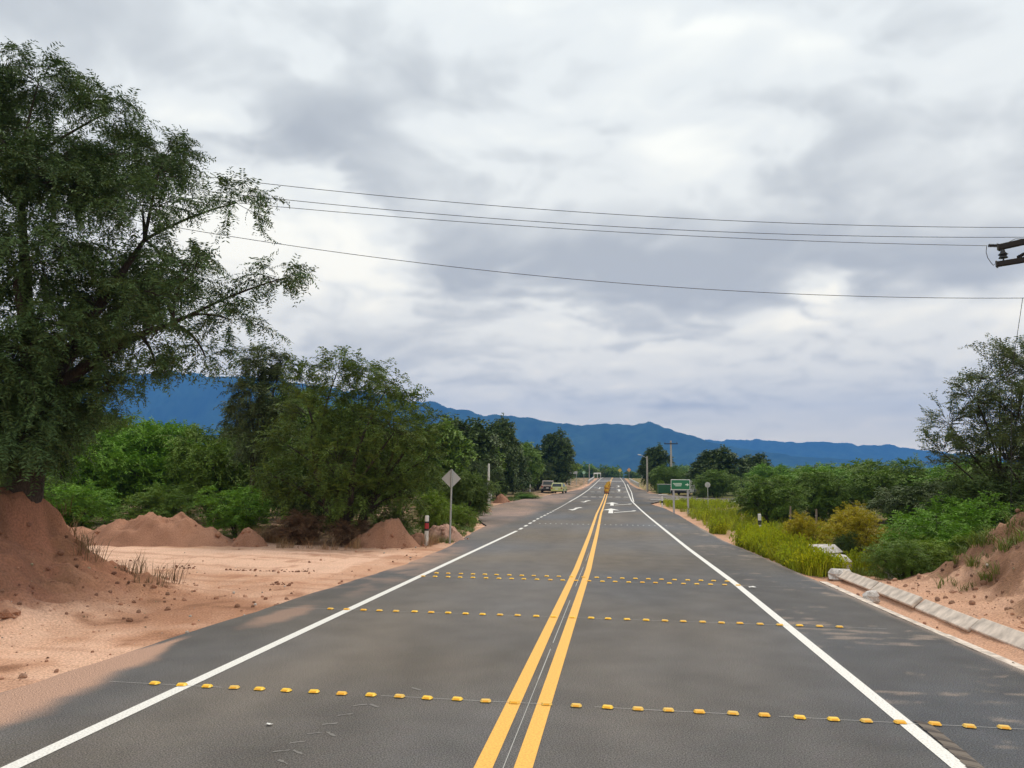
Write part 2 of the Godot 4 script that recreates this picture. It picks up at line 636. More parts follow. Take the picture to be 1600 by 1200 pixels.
# a tree whose crown is spread over lobes; used as a pattern for copies
func grow(o: Node3D, lobes: Array, trunk_top: Vector3, trunk_r: float, o_leaf: Dictionary) -> void:
	var wood := MB.new()
	wood.col = Color(1, 1, 1)
	var stems: int = o_leaf.get("stems", 1)
	var tops := []
	for s in stems:
		var foot := Vector3()
		var tp := trunk_top
		if stems > 1:
			var a := TAU * s / stems + rnd(-0.4, 0.4)
			foot = Vector3(cos(a), 0, sin(a)) * trunk_r * 0.5
			tp = trunk_top + Vector3(cos(a), rnd(-0.2, 0.2), sin(a)) * trunk_top.y * 0.45
		foot.y = -0.3
		wood.tube(bend(foot, tp, 0.0, 6, trunk_top.y * 0.07), taper(trunk_r, trunk_r * 0.6, 6), 8, false)
		tops.append([foot, tp])
	for lb in lobes:
		var best: Array = tops[0]
		for t in tops:
			if t[1].distance_to(lb[0]) < best[1].distance_to(lb[0]):
				best = t
		var f: float = clampf(0.55 + 0.45 * (lb[0].y - best[1].y) / maxf(best[1].y, 0.5), 0.45, 1.0)
		var a: Vector3 = best[0].lerp(best[1], f)
		wood.tube(bend(a, lb[0], lb[1] * 0.25, 5, lb[1] * 0.3), taper(trunk_r * 0.45, trunk_r * 0.12, 5), 5, false)
	var tc := leafing(lobes, o_leaf.per, o_leaf.along, o_leaf.size, o_leaf.droop, wood, o_leaf.get("twig", 0.012), o_leaf.get("tint", 0.16), o_leaf.get("upright", 0.1), o_leaf.get("every", 2))
	part("trunk", wood, o_leaf.get("bark", M.bark), o)
	mesh_node("crown", bake(o_leaf.sprays, tc, o_leaf.mat), o)


func random_lobes(count: int, w: float, h: float, low: float, flat := 0.7) -> Array:
	var o := []
	for k in count:
		var t := (k + 0.5) / count
		var y := lerpf(low, h * 0.86, pow(t, 0.8))
		var rim := sin(PI * clampf((y - low * 0.3) / (h - low * 0.3), 0.05, 0.98)) 
		var a := k * 2.4 + rnd(-0.5, 0.5)
		var rr := w * 0.5 * rim * rnd(0.35, 0.8)
		o.append([Vector3(cos(a) * rr, y + rnd(-0.05, 0.05) * h, sin(a) * rr), w * rnd(0.15, 0.24), flat * rnd(0.8, 1.2)])
	return o


func tree_copy(pattern: Node3D, first: bool, called: String, at: Vector3, turn: float, sc: Vector3, leaf: Material, label: String, category: String, group: String) -> void:
	var o: Node3D = pattern.duplicate()
	o.name = numbered(called)
	add_child(o)
	o.position = at
	o.rotation.y = turn
	o.scale = sc
	if leaf:
		for ch in o.get_children():
			if String(ch.name).begins_with("crown"):
				ch.material_override = leaf
	tag(o, label, category, group)


func ordinal(k: int) -> String:
	var small := ["first", "second", "third", "fourth", "fifth", "sixth", "seventh", "eighth", "ninth", "tenth", "eleventh", "twelfth", "thirteenth", "fourteenth", "fifteenth", "sixteenth", "seventeenth", "eighteenth", "nineteenth"]
	if k <= 19: return small[k - 1]
	var tens := {2: ["twentieth", "twenty-"], 3: ["thirtieth", "thirty-"]}
	var t: Array = tens[k / 10]
	return t[0] if k % 10 == 0 else t[1] + small[k % 10 - 1]


# ------------------------------------------------------------------ paint on the road
func ribbon(mb: MB, left: Callable, right: Callable, d0: float, d1: float, lift: float) -> void:
	var d := d0
	while d < d1 - 0.01:
		var s := 0.5 if d < 60.0 else 2.0
		var e := minf(d + s, d1)
		var y0 := prof(d) + lift + 0.00012 * d
		var y1 := prof(e) + lift + 0.00012 * e
		mb.quad(Vector3(left.call(d), y0, -d), Vector3(left.call(e), y1, -e), Vector3(right.call(e), y1, -e), Vector3(right.call(d), y0, -d))
		d = e


func painted(called: String, outline: Array, m: Material, parent: Node, lift := 0.005) -> void:
	var pl := PackedVector2Array()
	for q in outline: pl.append(Vector2(q[0], q[1]))
	var t := Geometry2D.triangulate_polygon(pl)
	var mb := MB.new()
	for j in range(0, t.size(), 3):
		var q := []
		for e in 3:
			var p := pl[t[j + e]]
			q.append(Vector3(p.x, prof(p.y) + lift + 0.0004 * p.y, -p.y))
		mb.face(q, q[0] - Vector3(0, 1, 0))
	part(called, mb, m, parent)


func build_road() -> void:
	var road := Node3D.new()
	road.name = "road"
	add_child(road)
	road.set_meta("kind", "structure")
	var ds := steps([[-30, 2.0], [2, 0.065], [12, 0.13], [30, 0.5], [80, 2.0], [620, 0]])
	var us := PackedFloat32Array()
	for k in 171:
		us.append(k / 170.0)
	var hf := func(u: float, d: float) -> Vector3:
		return Vector3(lerpf(interp(ASPHALT_LEFT, d) + 0.05 * nz.get_noise_1d(d * 60.0), interp(ASPHALT_RIGHT, d) + 0.05 * nz.get_noise_1d(d * 60.0 + 500.0), u), prof(d), -d)
	mesh_node("asphalt", grid_mesh(us, ds, hf, asphalt_colour, M.asphalt), road)
	# the cut edge of the asphalt
	var mb := MB.new()
	for j in ds.size() - 1:
		for s in [0.0, 1.0]:
			var a: Vector3 = hf.call(s, ds[j])
			var b: Vector3 = hf.call(s, ds[j + 1])
			var dn := Vector3(0, -0.09, 0)
			mb.face([a, b, b + dn, a + dn], (a + b) * 0.5 + Vector3(1.0 - s * 2.0, 0, 0))
	part("asphalt_edge", mb, M.asphalt_plain, road)
	# lines
	mb = MB.new()
	ribbon(mb, func(d): return interp(EDGE_LEFT, d) - 0.065, func(d): return interp(EDGE_LEFT, d) + 0.065, -6, 31.4, 0.004)
	part("edge_line", mb, M.white_paint, road)
	var d := 32.4
	while d < 74.0:
		mb = MB.new()
		ribbon(mb, func(q): return interp(EDGE_LEFT, q) - 0.065, func(q): return interp(EDGE_LEFT, q) + 0.065, d, d + 1.15, 0.004)
		part("edge_dash", mb, M.white_paint, road)
		d += 2.3
	mb = MB.new()
	ribbon(mb, func(q): return interp(EDGE_LEFT, q) - 0.07, func(q): return interp(EDGE_LEFT, q) + 0.07, 75, 330, 0.004)
	part("edge_line", mb, M.white_paint, road)
	mb = MB.new()
	ribbon(mb, func(q): return interp(EDGE_RIGHT, q) - 0.065, func(q): return interp(EDGE_RIGHT, q) + 0.065, -6, 330, 0.004)
	part("edge_line", mb, M.white_paint, road)
	mb = MB.new()
	ribbon(mb, func(q): return interp(EDGE_RIGHT, q) + lerpf(0.1, 0.5, clampf((q - 78.0) / 40.0, 0, 1)), func(q): return interp(EDGE_RIGHT, q) + 0.12 + lerpf(0.1, 0.5, clampf((q - 78.0) / 40.0, 0, 1)), 78, 170, 0.004)
	part("edge_line", mb, M.white_paint, road)
	for s in [-1.0, 1.0]:
		mb = MB.new()
		ribbon(mb, func(q): return interp(CENTRE, q) + s * 0.14 - 0.066, func(q): return interp(CENTRE, q) + s * 0.14 + 0.066, -6, 330, 0.004)
		part("centre_line", mb, M.yellow_paint, road)
	# surveyor's chalk lines under the studs and down the middle
	for z in [7.02, 11.47, 15.75]:
		mb = MB.new()
		var x := -4.6
		while x < 4.4:
			var e := x + 0.4
			var w := 0.0022 * (1.0 + 0.8 * nz.get_noise_2d(x * 300.0, z * 90.0)) + 0.001
			var o0 := 0.012 * nz.get_noise_2d(x * 50.0, z)
			var o1 := 0.012 * nz.get_noise_2d(e * 50.0, z)
			if nz.get_noise_2d(x * 120.0, z * 7.0) > -0.25:
				mb.quad(Vector3(x, 0.008, -z + w + o0), Vector3(x, 0.008, -z - w + o0), Vector3(e, 0.008, -z - w + o1), Vector3(e, 0.008, -z + w + o1))
			x = e
		part("chalk_line", mb, M.chalk, road)
	mb = MB.new()
	d = 3.0
	while d < 22.0:
		if nz.get_noise_1d(d * 40.0 + 9.0) > -0.3:
			var w := 0.003 if d < 7.6 else 0.005
			mb.quad(Vector3(-w, 0.005, -d), Vector3(-w, 0.005, -d - 0.35), Vector3(w, 0.005, -d - 0.35), Vector3(w, 0.005, -d))
		d += 0.35
	part("chalk_line", mb, M.chalk, road)
	# arrows, lane by lane
	for q in [[0.42, 51.0], [0.42, 66.0]]:
		var x: float = q[0]
		var y: float = q[1]
		painted("lane_arrow", [[x - 0.16, y], [x + 0.16, y], [x + 0.13, y + 5.2], [x + 0.62, y + 5.2], [x - 0.02, y + 8.6], [x - 0.66, y + 5.2], [x - 0.17, y + 5.2]], M.white_paint, road)
		painted("arrow_arm", [[x + 0.22, y + 0.9], [x + 1.75, y + 4.2], [x + 1.85, y + 5.6], [x + 1.6, y + 5.3], [x + 1.45, y + 4.3], [x + 0.22, y + 1.6]], M.white_paint, road)
	for q in [[-2.35, 55.5], [-2.3, 74.0]]:
		var x: float = q[0]
		var y: float = q[1]
		painted("lane_arrow", [[x - 0.5, y + 1.2], [x - 0.05, y - 0.6], [x + 0.2, y + 1.2], [x + 0.02, y + 1.3], [x + 0.25, y + 4.2], [x + 0.5, y + 4.4], [x + 0.2, y + 5.8], [x - 0.1, y + 4.3], [x - 0.12, y + 1.4]], M.white_paint, road)
	for x in [1.25]:
		painted("lane_arrow", [[x - 0.13, 118], [x + 0.13, 118], [x + 0.12, 125], [x + 0.42, 125], [x, 130], [x - 0.42, 125], [x - 0.12, 125]], M.white_paint, road)
		painted("lane_arrow", [[x - 0.13, 146], [x + 0.13, 146], [x + 0.12, 151], [x + 0.42, 151], [x, 156], [x - 0.42, 151], [x - 0.12, 151]], M.white_paint, road)
	painted("lane_arrow", [[-2.5, 134], [-2.2, 131], [-1.9, 134], [-2.1, 134], [-2.1, 141], [-2.3, 141], [-2.3, 134]], M.white_paint, road)
	# rows of dashes across both lanes
	for row in [[92.0, -3.3, 2.2], [114.0, -3.1, 2.3], [138.0, -3.2, 2.3]]:
		var x: float = row[1]
		while x < row[2]:
			var z: float = row[0] + x * 0.25
			painted("cross_dash", [[x, z], [x + 0.62, z + 0.15], [x + 0.62, z + 1.0], [x, z + 0.85]], M.white_paint, road)
			x += 1.0
	painted("cross_line", [[-4.0, 197], [2.9, 197], [2.9, 199.5], [-4.0, 199.5]], M.white_paint, road)
	# side road turning off to the right
	var sr := Node3D.new()
	sr.name = "side_road"
	add_child(sr)
	sr.set_meta("kind", "structure")
	var hs := func(x: float, t: float) -> Vector3:
		var dd := lerpf(side_near(x), side_far(x), t)
		return Vector3(x, prof(dd) + 0.006 - smoothstep(8.0, 60.0, x) * 0.3, -dd)
	var ts := PackedFloat32Array()
	for k in 21: ts.append(k / 20.0)
	mesh_node("asphalt", grid_mesh(steps([[4.4, 0.5], [60, 0]]), ts, hs, asphalt_colour, M.asphalt), sr)
	painted("edge_line", [[9.0, 85.3], [14.0, 79.9], [22.0, 75.5], [22.0, 76.0], [14.0, 80.6], [9.0, 86.0]], M.white_paint, sr, 0.03)
	painted("give_way_dash", [[6.6, 104.0], [7.8, 104.0], [7.8, 105.4], [6.6, 105.4]], M.white_paint, sr, 0.03)
	painted("give_way_line", [[4.6, 84.6], [6.0, 85.4], [9.0, 86.4], [9.0, 86.9], [6.0, 86.0], [4.6, 85.3]], M.white_paint, sr, 0.03)


func asphalt_colour(x: float, d: float) -> Color:
	var a := nf.get_noise_2d(x * 7.0, d * 1.6)
	var b := nz.get_noise_2d(x * 26.0 + 70.0, d * 9.0)
	var e := nz.get_noise_2d(x * 120.0, d * 120.0 + 33.0)
	var base := Color(0.132, 0.123, 0.116)
	var k := 1.0 + 0.42 * a + 0.28 * b + 0.22 * e
	var hue := nf.get_noise_2d(x * 11.0 + 200.0, d * 8.0)
	# wheel paths are a little paler
	for q in [-2.5, -0.95, 0.85, 2.35]:
		k += 0.07 * exp(-pow((x - q - a * 0.3) / 0.33, 2.0))
	# the shoulders were laid in a separate, darker course
	if x > interp(EDGE_RIGHT, d) + 0.1: k *= 0.80
	elif x < interp(EDGE_LEFT, d) - 0.1: k *= 0.93
	var c := Color(base.r * k * (1.0 + 0.20 * hue), base.g * k * (1.0 + 0.02 * hue), base.b * k * (1.0 - 0.26 * hue))
	var sand := Color(0.52, 0.325, 0.235)
	var l := interp(ASPHALT_LEFT, d)
	var r := interp(ASPHALT_RIGHT, d)
	var dust := 0.0
	# blown sand lying on the shoulder beside the bank
	if x < -3.4 and d < 13.0:
		var mid := -4.62 + 0.12 * nf.get_noise_1d(d * 9.0) + 0.05 * maxf(0.0, 7.4 - d)
		var wide := 0.34 * smoothstep(9.1, 7.6, d) + 0.02 + 0.04 * maxf(0.0, 7.4 - d)
		var t := absf(x - mid) / maxf(wide, 0.05) + e * 0.35 + b * 0.3
		dust = maxf(dust, 0.92 * (1.0 - smoothstep(0.55, 1.25, t)) * smoothstep(9.3, 8.7, d))
		var u := Vector2((x + 4.15) / 0.3, (d - 10.9) / 0.9)
		dust = maxf(dust, 0.5 * (1.0 - smoothstep(0.4, 1.1, u.length() + e * 0.5 + b * 0.4)))
	# soil carried out of the dirt track by wheels
	if x < -2.0 and d > 10.0 and d < 26.0:
		var t := smoothstep(l + 1.3, l, x + b * 0.7) * smoothstep(11.0, 14.5, d) * smoothstep(26.0, 20.0, d)
		dust = maxf(dust, t * clampf(0.45 + b * 0.9 + e * 0.6, 0, 0.85))
	if x < -4.0 and d > 26.0:
		dust = maxf(dust, clampf(0.30 + a * 0.4 + b * 0.4, 0, 0.75) * smoothstep(-4.2, -5.2, x) * smoothstep(27, 36, d))
	if d > 78.0:
		dust = maxf(dust, clampf(0.22 + b * 0.4, 0, 0.5) * smoothstep(3.0, 4.6, x))
	# scraped and spattered pale marks on the right shoulder
	if x > 3.3 and d < 40.0:
		var s := nz.get_noise_2d(x * 105.0 + 20.0, d * 300.0) * 1.0 + nz.get_noise_2d(x * 16.0, d * 26.0 + 8.0) * 0.7
		dust = maxf(dust, 0.42 * smoothstep(0.30, 0.62, s) * smoothstep(5.4, 5.0, x))
		dust = maxf(dust, 0.55 * smoothstep(r - 0.16, r + 0.02, x + b * 0.12))
	c = c.lerp(sand if x < 3.3 else Color(0.46, 0.36, 0.29), dust)
	return c


func build_studs() -> void:
	# cat's-eye studs: a low block with sloping faces, reflector front and back
	var body := MB.new()
	var w := 0.058
	var l := 0.048
	var h := 0.021
	var lo := [Vector3(-w, 0, -l * 0.55), Vector3(-w * 0.72, 0, -l), Vector3(w * 0.72, 0, -l), Vector3(w, 0, -l * 0.55), Vector3(w, 0, l * 0.55), Vector3(w * 0.72, 0, l), Vector3(-w * 0.72, 0, l), Vector3(-w, 0, l * 0.55)]
	var hi := []
	for q in lo:
		hi.append(Vector3(q.x * 0.80, h, q.z * 0.5))
	var mid := Vector3(0, h * 0.4, 0)
	for k in 8:
		body.face([lo[k], lo[(k + 1) % 8], hi[(k + 1) % 8], hi[k]], mid)
	for k in range(1, 7):
		body.face([hi[0], hi[k], hi[k + 1]], mid)
	var refl := MB.new()
	for s in [1.0]:
		refl.face([Vector3(-w * 0.55, 0.004, s * (l * 0.92 + 0.0022)), Vector3(w * 0.55, 0.004, s * (l * 0.92 + 0.0022)), Vector3(w * 0.5, 0.0165, s * (l * 0.615 + 0.0022)), Vector3(-w * 0.5, 0.0165, s * (l * 0.615 + 0.0022))], mid)
	var meshes := {}
	for key in ["yellow_stud", "yellow_stud_dusty", "yellow_stud_worn", "white_stud"]:
		meshes[key] = [body.mesh(M[key]), refl.mesh(M["white_stud_lens" if key == "white_stud" else "yellow_stud_lens"])]
	var rows := [["yellow_stud", 7.02, -3.71, 0.276, 29, "nearest row of yellow studs"], ["yellow_stud", 11.47, -3.68, 0.2725, 29, "second row of yellow studs"], ["yellow_stud", 15.75, -3.3, 0.272, 25, "nearer line of the far double row"], ["yellow_stud", 16.35, -3.16, 0.272, 24, "farther line of the far double row"], ["white_stud", 37.4, -3.0, 0.27, 24, "white row"]]
	for r in rows:
		for k in r[4]:
			var x: float = r[2] + r[3] * k + rnd(-0.012, 0.012)
			var o := Node3D.new()
			o.name = numbered("road_stud")
			add_child(o)
			o.position = Vector3(x, 0.0085 + (0.0045 if r[1] > 30 else 0.0), -r[1] + rnd(-0.012, 0.012))
			o.rotation.y = rnd(-0.16, 0.16)
			o.scale = Vector3(0.86, 0.78, 0.84) if r[1] < 30.0 else Vector3(0.6, 0.6, 0.6)
			var kind: String = r[0]
			if kind == "yellow_stud" and rng.randf() < 0.45: kind = "yellow_stud_dusty" if rng.randf() < 0.6 else "yellow_stud_worn"
			mesh_node("block", meshes[kind][0], o)
			mesh_node("reflector", meshes[r[0]][1], o)
			mesh_node("reflector", meshes[r[0]][1], o).rotation.y = PI
			var hue := "yellow" if r[0] == "yellow_stud" else "white"
			tag(o, "%s road stud, %s from the left in the %s" % [hue, ordinal(k + 1), r[5]], "road stud", r[5])


# ------------------------------------------------------------------ dirt, stones
func heap(called: String, x: float, d: float, rx: float, rz: float, h: float, m: Material, label: String, sd: int, peak := 1.0) -> void:
	var o := thing(called, Vector3(x, gh(x, d), -d), 0.0, label, "dirt heap", "heaps of loose earth by the road")
	var mb := MB.new()
	var na := 72
	var nr := 30
	for j in nr + 1:
		var t := float(j) / nr
		for k in na:
			var a := TAU * k / na
			var wob := 1.0 + 0.22 * nf.get_noise_2d(cos(a) * 40.0 + sd * 50.0, sin(a) * 40.0)
			var px := cos(a) * t * rx * wob
			var pz := sin(a) * t * rz * wob
			var bell := pow(1.0 - t * t, 1.4)
			var y := h * bell * (1.0 + peak * 0.42 * nz.get_noise_2d(px * 75.0 + sd * 91.0, pz * 75.0 + sd * 37.0)) + bell * (0.15 * nz.get_noise_2d(px * 190.0 + sd * 31.0, pz * 190.0) + 0.07 * nz.get_noise_2d(px * 480.0, pz * 480.0 + sd)) * smoothstep(-0.1, 0.35, t) * clampf(h * 1.6, 0.3, 1.0) + 0.02 - t * t * 0.1
			mb.v.append(Vector3(px, y, pz))
			var e := nz.get_noise_2d(px * 120.0 + 7.0 * sd, pz * 120.0)
			mb.c.append(Color(1, 1, 1) * (1.0 + e * 0.35))
			mb.n.append(Vector3.UP)
	for j in nr:
		for k in na:
			var a := j * na + k
			var b := j * na + (k + 1) % na
			mb.i.append_array(PackedInt32Array([a, b, b + na, a, b + na, a + na]))
	for k in mb.n.size(): mb.n[k] = Vector3()
	for t in range(0, mb.i.size(), 3):
		var p := mb.v[mb.i[t]]
		var q := mb.v[mb.i[t + 1]]
		var s := mb.v[mb.i[t + 2]]
		var nn := (s - p).cross(q - p)
		for e in 3: mb.n[mb.i[t + e]] += nn
	for k in mb.n.size(): mb.n[k] = mb.n[k].normalized()
	part("soil", mb, m, o)
	# clods lying on it
	for k in 26:
		var a := rnd(0, TAU)
		var t := rnd(0.2, 1.08)
		var cm := mesh_node("clod", clods[rng.randi() % clods.size()], o)
		var px := cos(a) * t * rx
		var pz := sin(a) * t * rz
		cm.position = Vector3(px, h * pow(maxf(0.0, 1.0 - t * t), 1.4) * 0.95 + 0.01, pz)
		cm.scale = Vector3.ONE * (0.05 + 0.16 * pow(rng.randf(), 2.5)) * sqrt(h / 0.7)
		cm.rotation = Vector3(rnd(0, 6), rnd(0, 6), rnd(0, 6))
		cm.material_override = m


var clods := []
var stones := []

func lump(sd: int, sharp: float, sub := 2) -> MB:
	# an uneven stone of about unit size with flat facets
	var r := RandomNumberGenerator.new()
	r.seed = sd
	var mb := MB.new()
	var pts := []
	var rings := 5
	var seg := 8
	var f := FastNoiseLite.new()
	f.seed = sd
	f.frequency = 0.9
	for j in rings + 1:
		var la := PI * j / rings - PI / 2
		var row := []
		for k in seg:
			var a := TAU * (k + 0.5 * (j % 2)) / seg
			var p := Vector3(cos(la) * cos(a), sin(la), cos(la) * sin(a))
			var q := 0.5 * (1.0 + sharp * f.get_noise_3dv(p * 1.6))
			p.x = clampf(p.x * q, -0.42, 0.42)
			p.y = clampf(p.y * q * 0.75, -0.3, 0.33)
			p.z = clampf(p.z * q, -0.42, 0.42)
			row.append(p)
		pts.append(row)
	for j in rings:
		for k in seg:
			var a: Vector3 = pts[j][k]
			var b: Vector3 = pts[j][(k + 1) % seg]
			var c: Vector3 = pts[j + 1][(k + 1) % seg]
			var d: Vector3 = pts[j + 1][k]
			var g := r.randf_range(0.88, 1.1)
			mb.col = Color(g, g, g)
			mb.face([a, b, c], Vector3())
			mb.face([a, c, d], Vector3())
	return mb


func scatter(called: String, srcs: ArrayMesh, list: Array, label: String, category: String) -> void:
	# list: [position, scale, colour]
	var tr := []
	var cs := []
	for q in list:
		var b := Basis.from_euler(Vector3(rnd(0, 6), rnd(0, 6), rnd(0, 6))).scaled(Vector3.ONE * q[1])
		tr.append(Transform3D(b, q[0]))
		cs.append(q[2])
	var o := crown_multi(called, srcs, [tr, cs], self)
	tag(o, label, category, "", "stuff")


func tuft(blades: int, h: float, w: float, lean: float, sd: int, seed_head := false) -> MB:
	var r := RandomNumberGenerator.new()
	r.seed = sd
	var mb := MB.new()
	for k in blades:
		var a := r.randf_range(0, TAU)
		var base := Vector3(r.randf_range(-0.09, 0.09), -0.03, r.randf_range(-0.09, 0.09))
		var dir := Vector3(cos(a), 0, sin(a)) * lean * r.randf_range(0.2, 1.2)
		var hh := h * r.randf_range(0.55, 1.15)
		var side := Vector3(-sin(a), 0, cos(a)).rotated(Vector3.UP, r.randf_range(-1, 1)) * w * 0.5
		var m1 := base + dir * 0.3 * hh + Vector3(0, hh * 0.6, 0)
		var tip := base + dir * hh + Vector3(0, hh, 0)
		var g := r.randf_range(0.7, 1.2)
		var q := mb.v.size()
		mb.v.append_array(PackedVector3Array([base - side, base + side, m1 + side * 0.8, m1 - side * 0.8, tip]))
		for e in 5: mb.c.append(Color(g, g, g))
		mb.i.append_array(PackedInt32Array([q, q + 1, q + 2, q, q + 2, q + 3, q + 3, q + 2, q + 4]))
		if seed_head and k % 2 == 0:
			for e in 3:
				var p := tip + Vector3(r.randf_range(-0.04, 0.04), r.randf_range(-0.06, 0.03), r.randf_range(-0.04, 0.04))
				q = mb.v.size()
				mb.v.append_array(PackedVector3Array([p + Vector3(-0.018, 0, 0.01), p + Vector3(0, 0.03, 0), p + Vector3(0.018, 0, -0.01), p + Vector3(0, -0.025, 0.012)]))
				for f in 4: mb.c.append(Color(3.0, 1.9, 0.35))
				mb.i.append_array(PackedInt32Array([q, q + 1, q + 2, q, q + 2, q + 3]))
	return mb


func grass_patch(called: String, src: ArrayMesh, count: int, region: Callable, col: Color, vary: float, label: String) -> void:
	var tr := []
	var cs := []
	var tries := 0
	while tr.size() < count and tries < count * 12:
		tries += 1
		var q: Variant = region.call()
		if q == null: continue
		var p: Vector2 = q
		var s := rnd(0.45, 1.35)
		var b := Basis(Vector3.UP, rnd(0, TAU)).scaled(Vector3(s, s * rnd(0.8, 1.2), s))
		tr.append(Transform3D(b, Vector3(p.x, gh(p.x, p.y), -p.y)))
		var g := rnd(1.0 - vary, 1.0 + vary)
		cs.append(Color(col.r * g * rnd(0.9, 1.12), col.g * g, col.b * g))
	var o := crown_multi(called, src, [tr, cs], self)
	tag(o, label, "grass", "", "stuff")


# ------------------------------------------------------------------ posts, poles and signs
func delineator(x: float, d: float, h: float, red: bool, label: String) -> void:
	var o := thing("marker_post", Vector3(x, gh(x, d), -d), 0.1, label, "marker post", "banded marker posts beside the road")
	var k0 := h * 0.58 if h == 1.06 else h * 0.42
	var cuts := [[-0.3, h * 0.5, "white"], [h * 0.5, h * 0.57, "black"], [h * 0.57, h * 0.75, "red"], [h * 0.75, h * 0.81, "black"], [h * 0.81, h, "white"]] if red else [[-0.3, k0, "white"], [k0, k0 + 0.18, "black"], [k0 + 0.18, h, "white"]]
	for k in cuts:
		var mb := MB.new()
		var r := 0.068 if k[2] == "white" else 0.0705
		var pr := [Vector2(r, k[0]), Vector2(r, k[1])]
		if k[1] >= h - 0.001:
			pr = [Vector2(r, k[0]), Vector2(r, k[1] - 0.02), Vector2(r - 0.018, k[1]), Vector2(0.001, k[1] + 0.004)]
		mb.lathe(pr, 10)
		part("shaft" if k[2] == "white" else "band", mb, {"white": M.post_white, "black": M.post_black, "red": M.post_red}[k[2]], o)


func utility_pole(at: Vector3, h: float, r: float, label: String, lamp := false, arms := true) -> Node3D:
	var o := thing("utility_pole", at, 0.0, label, "utility pole", "poles along the road")
	var mb := MB.new()
	mb.lathe([Vector2(r, -0.4), Vector2(r * 0.93, h * 0.3), Vector2(r * 0.8, h * 0.7), Vector2(r * 0.66, h), Vector2(0.001, h + 0.02)], 12)
	part("pole", mb, M.concrete_pole, o)
	if arms:
		mb = MB.new()
		mb.box(Vector3(0, h - 0.5, r + 0.06), Vector3(2.2, 0.14, 0.12), 0.02)
		var arm := part("crossarm", mb, M.dark_wood, o)
		for x in [-0.95, 0.0, 0.95]:
			mb = MB.new()
			mb.lathe([Vector2(0.015, 0), Vector2(0.015, 0.06), Vector2(0.06, 0.07), Vector2(0.045, 0.11), Vector2(0.055, 0.14), Vector2(0.03, 0.2), Vector2(0.001, 0.21)], 8, Vector3(x, h - 0.43, r + 0.06))
			part("insulator", mb, M.insulator, arm)
	if lamp:
		mb = MB.new()
		mb.tube(bend(Vector3(0, h - 0.35, 0), Vector3(-1.0, h + 0.2, 0.2), 0.1, 5), taper(0.035, 0.03, 5), 8)
		part("lamp_arm", mb, M.galvanised, o)
		mb = MB.new()
		mb.box(Vector3(-1.2, h + 0.22, 0.24), Vector3(0.6, 0.14, 0.26), 0.05, Basis(Vector3(0, 0, 1), -0.12))
		part("lamp_head", mb, M.galvanised, o)
	return o


func wire(a: Vector3, b: Vector3, sag: float, r: float, label: String) -> void:
	var o := MB.new()
	var p := []
	var rr := []
	for k in 49:
		var t := k / 48.0
		p.append(a.lerp(b, t) - Vector3(0, 4.0 * sag * t * (1.0 - t), 0))
		rr.append(r)
	o.tube(p, rr, 6, false)
	var w := part("power_line", o, M.wire, self)
	tag(w, label, "power line", "wires crossing above the road")


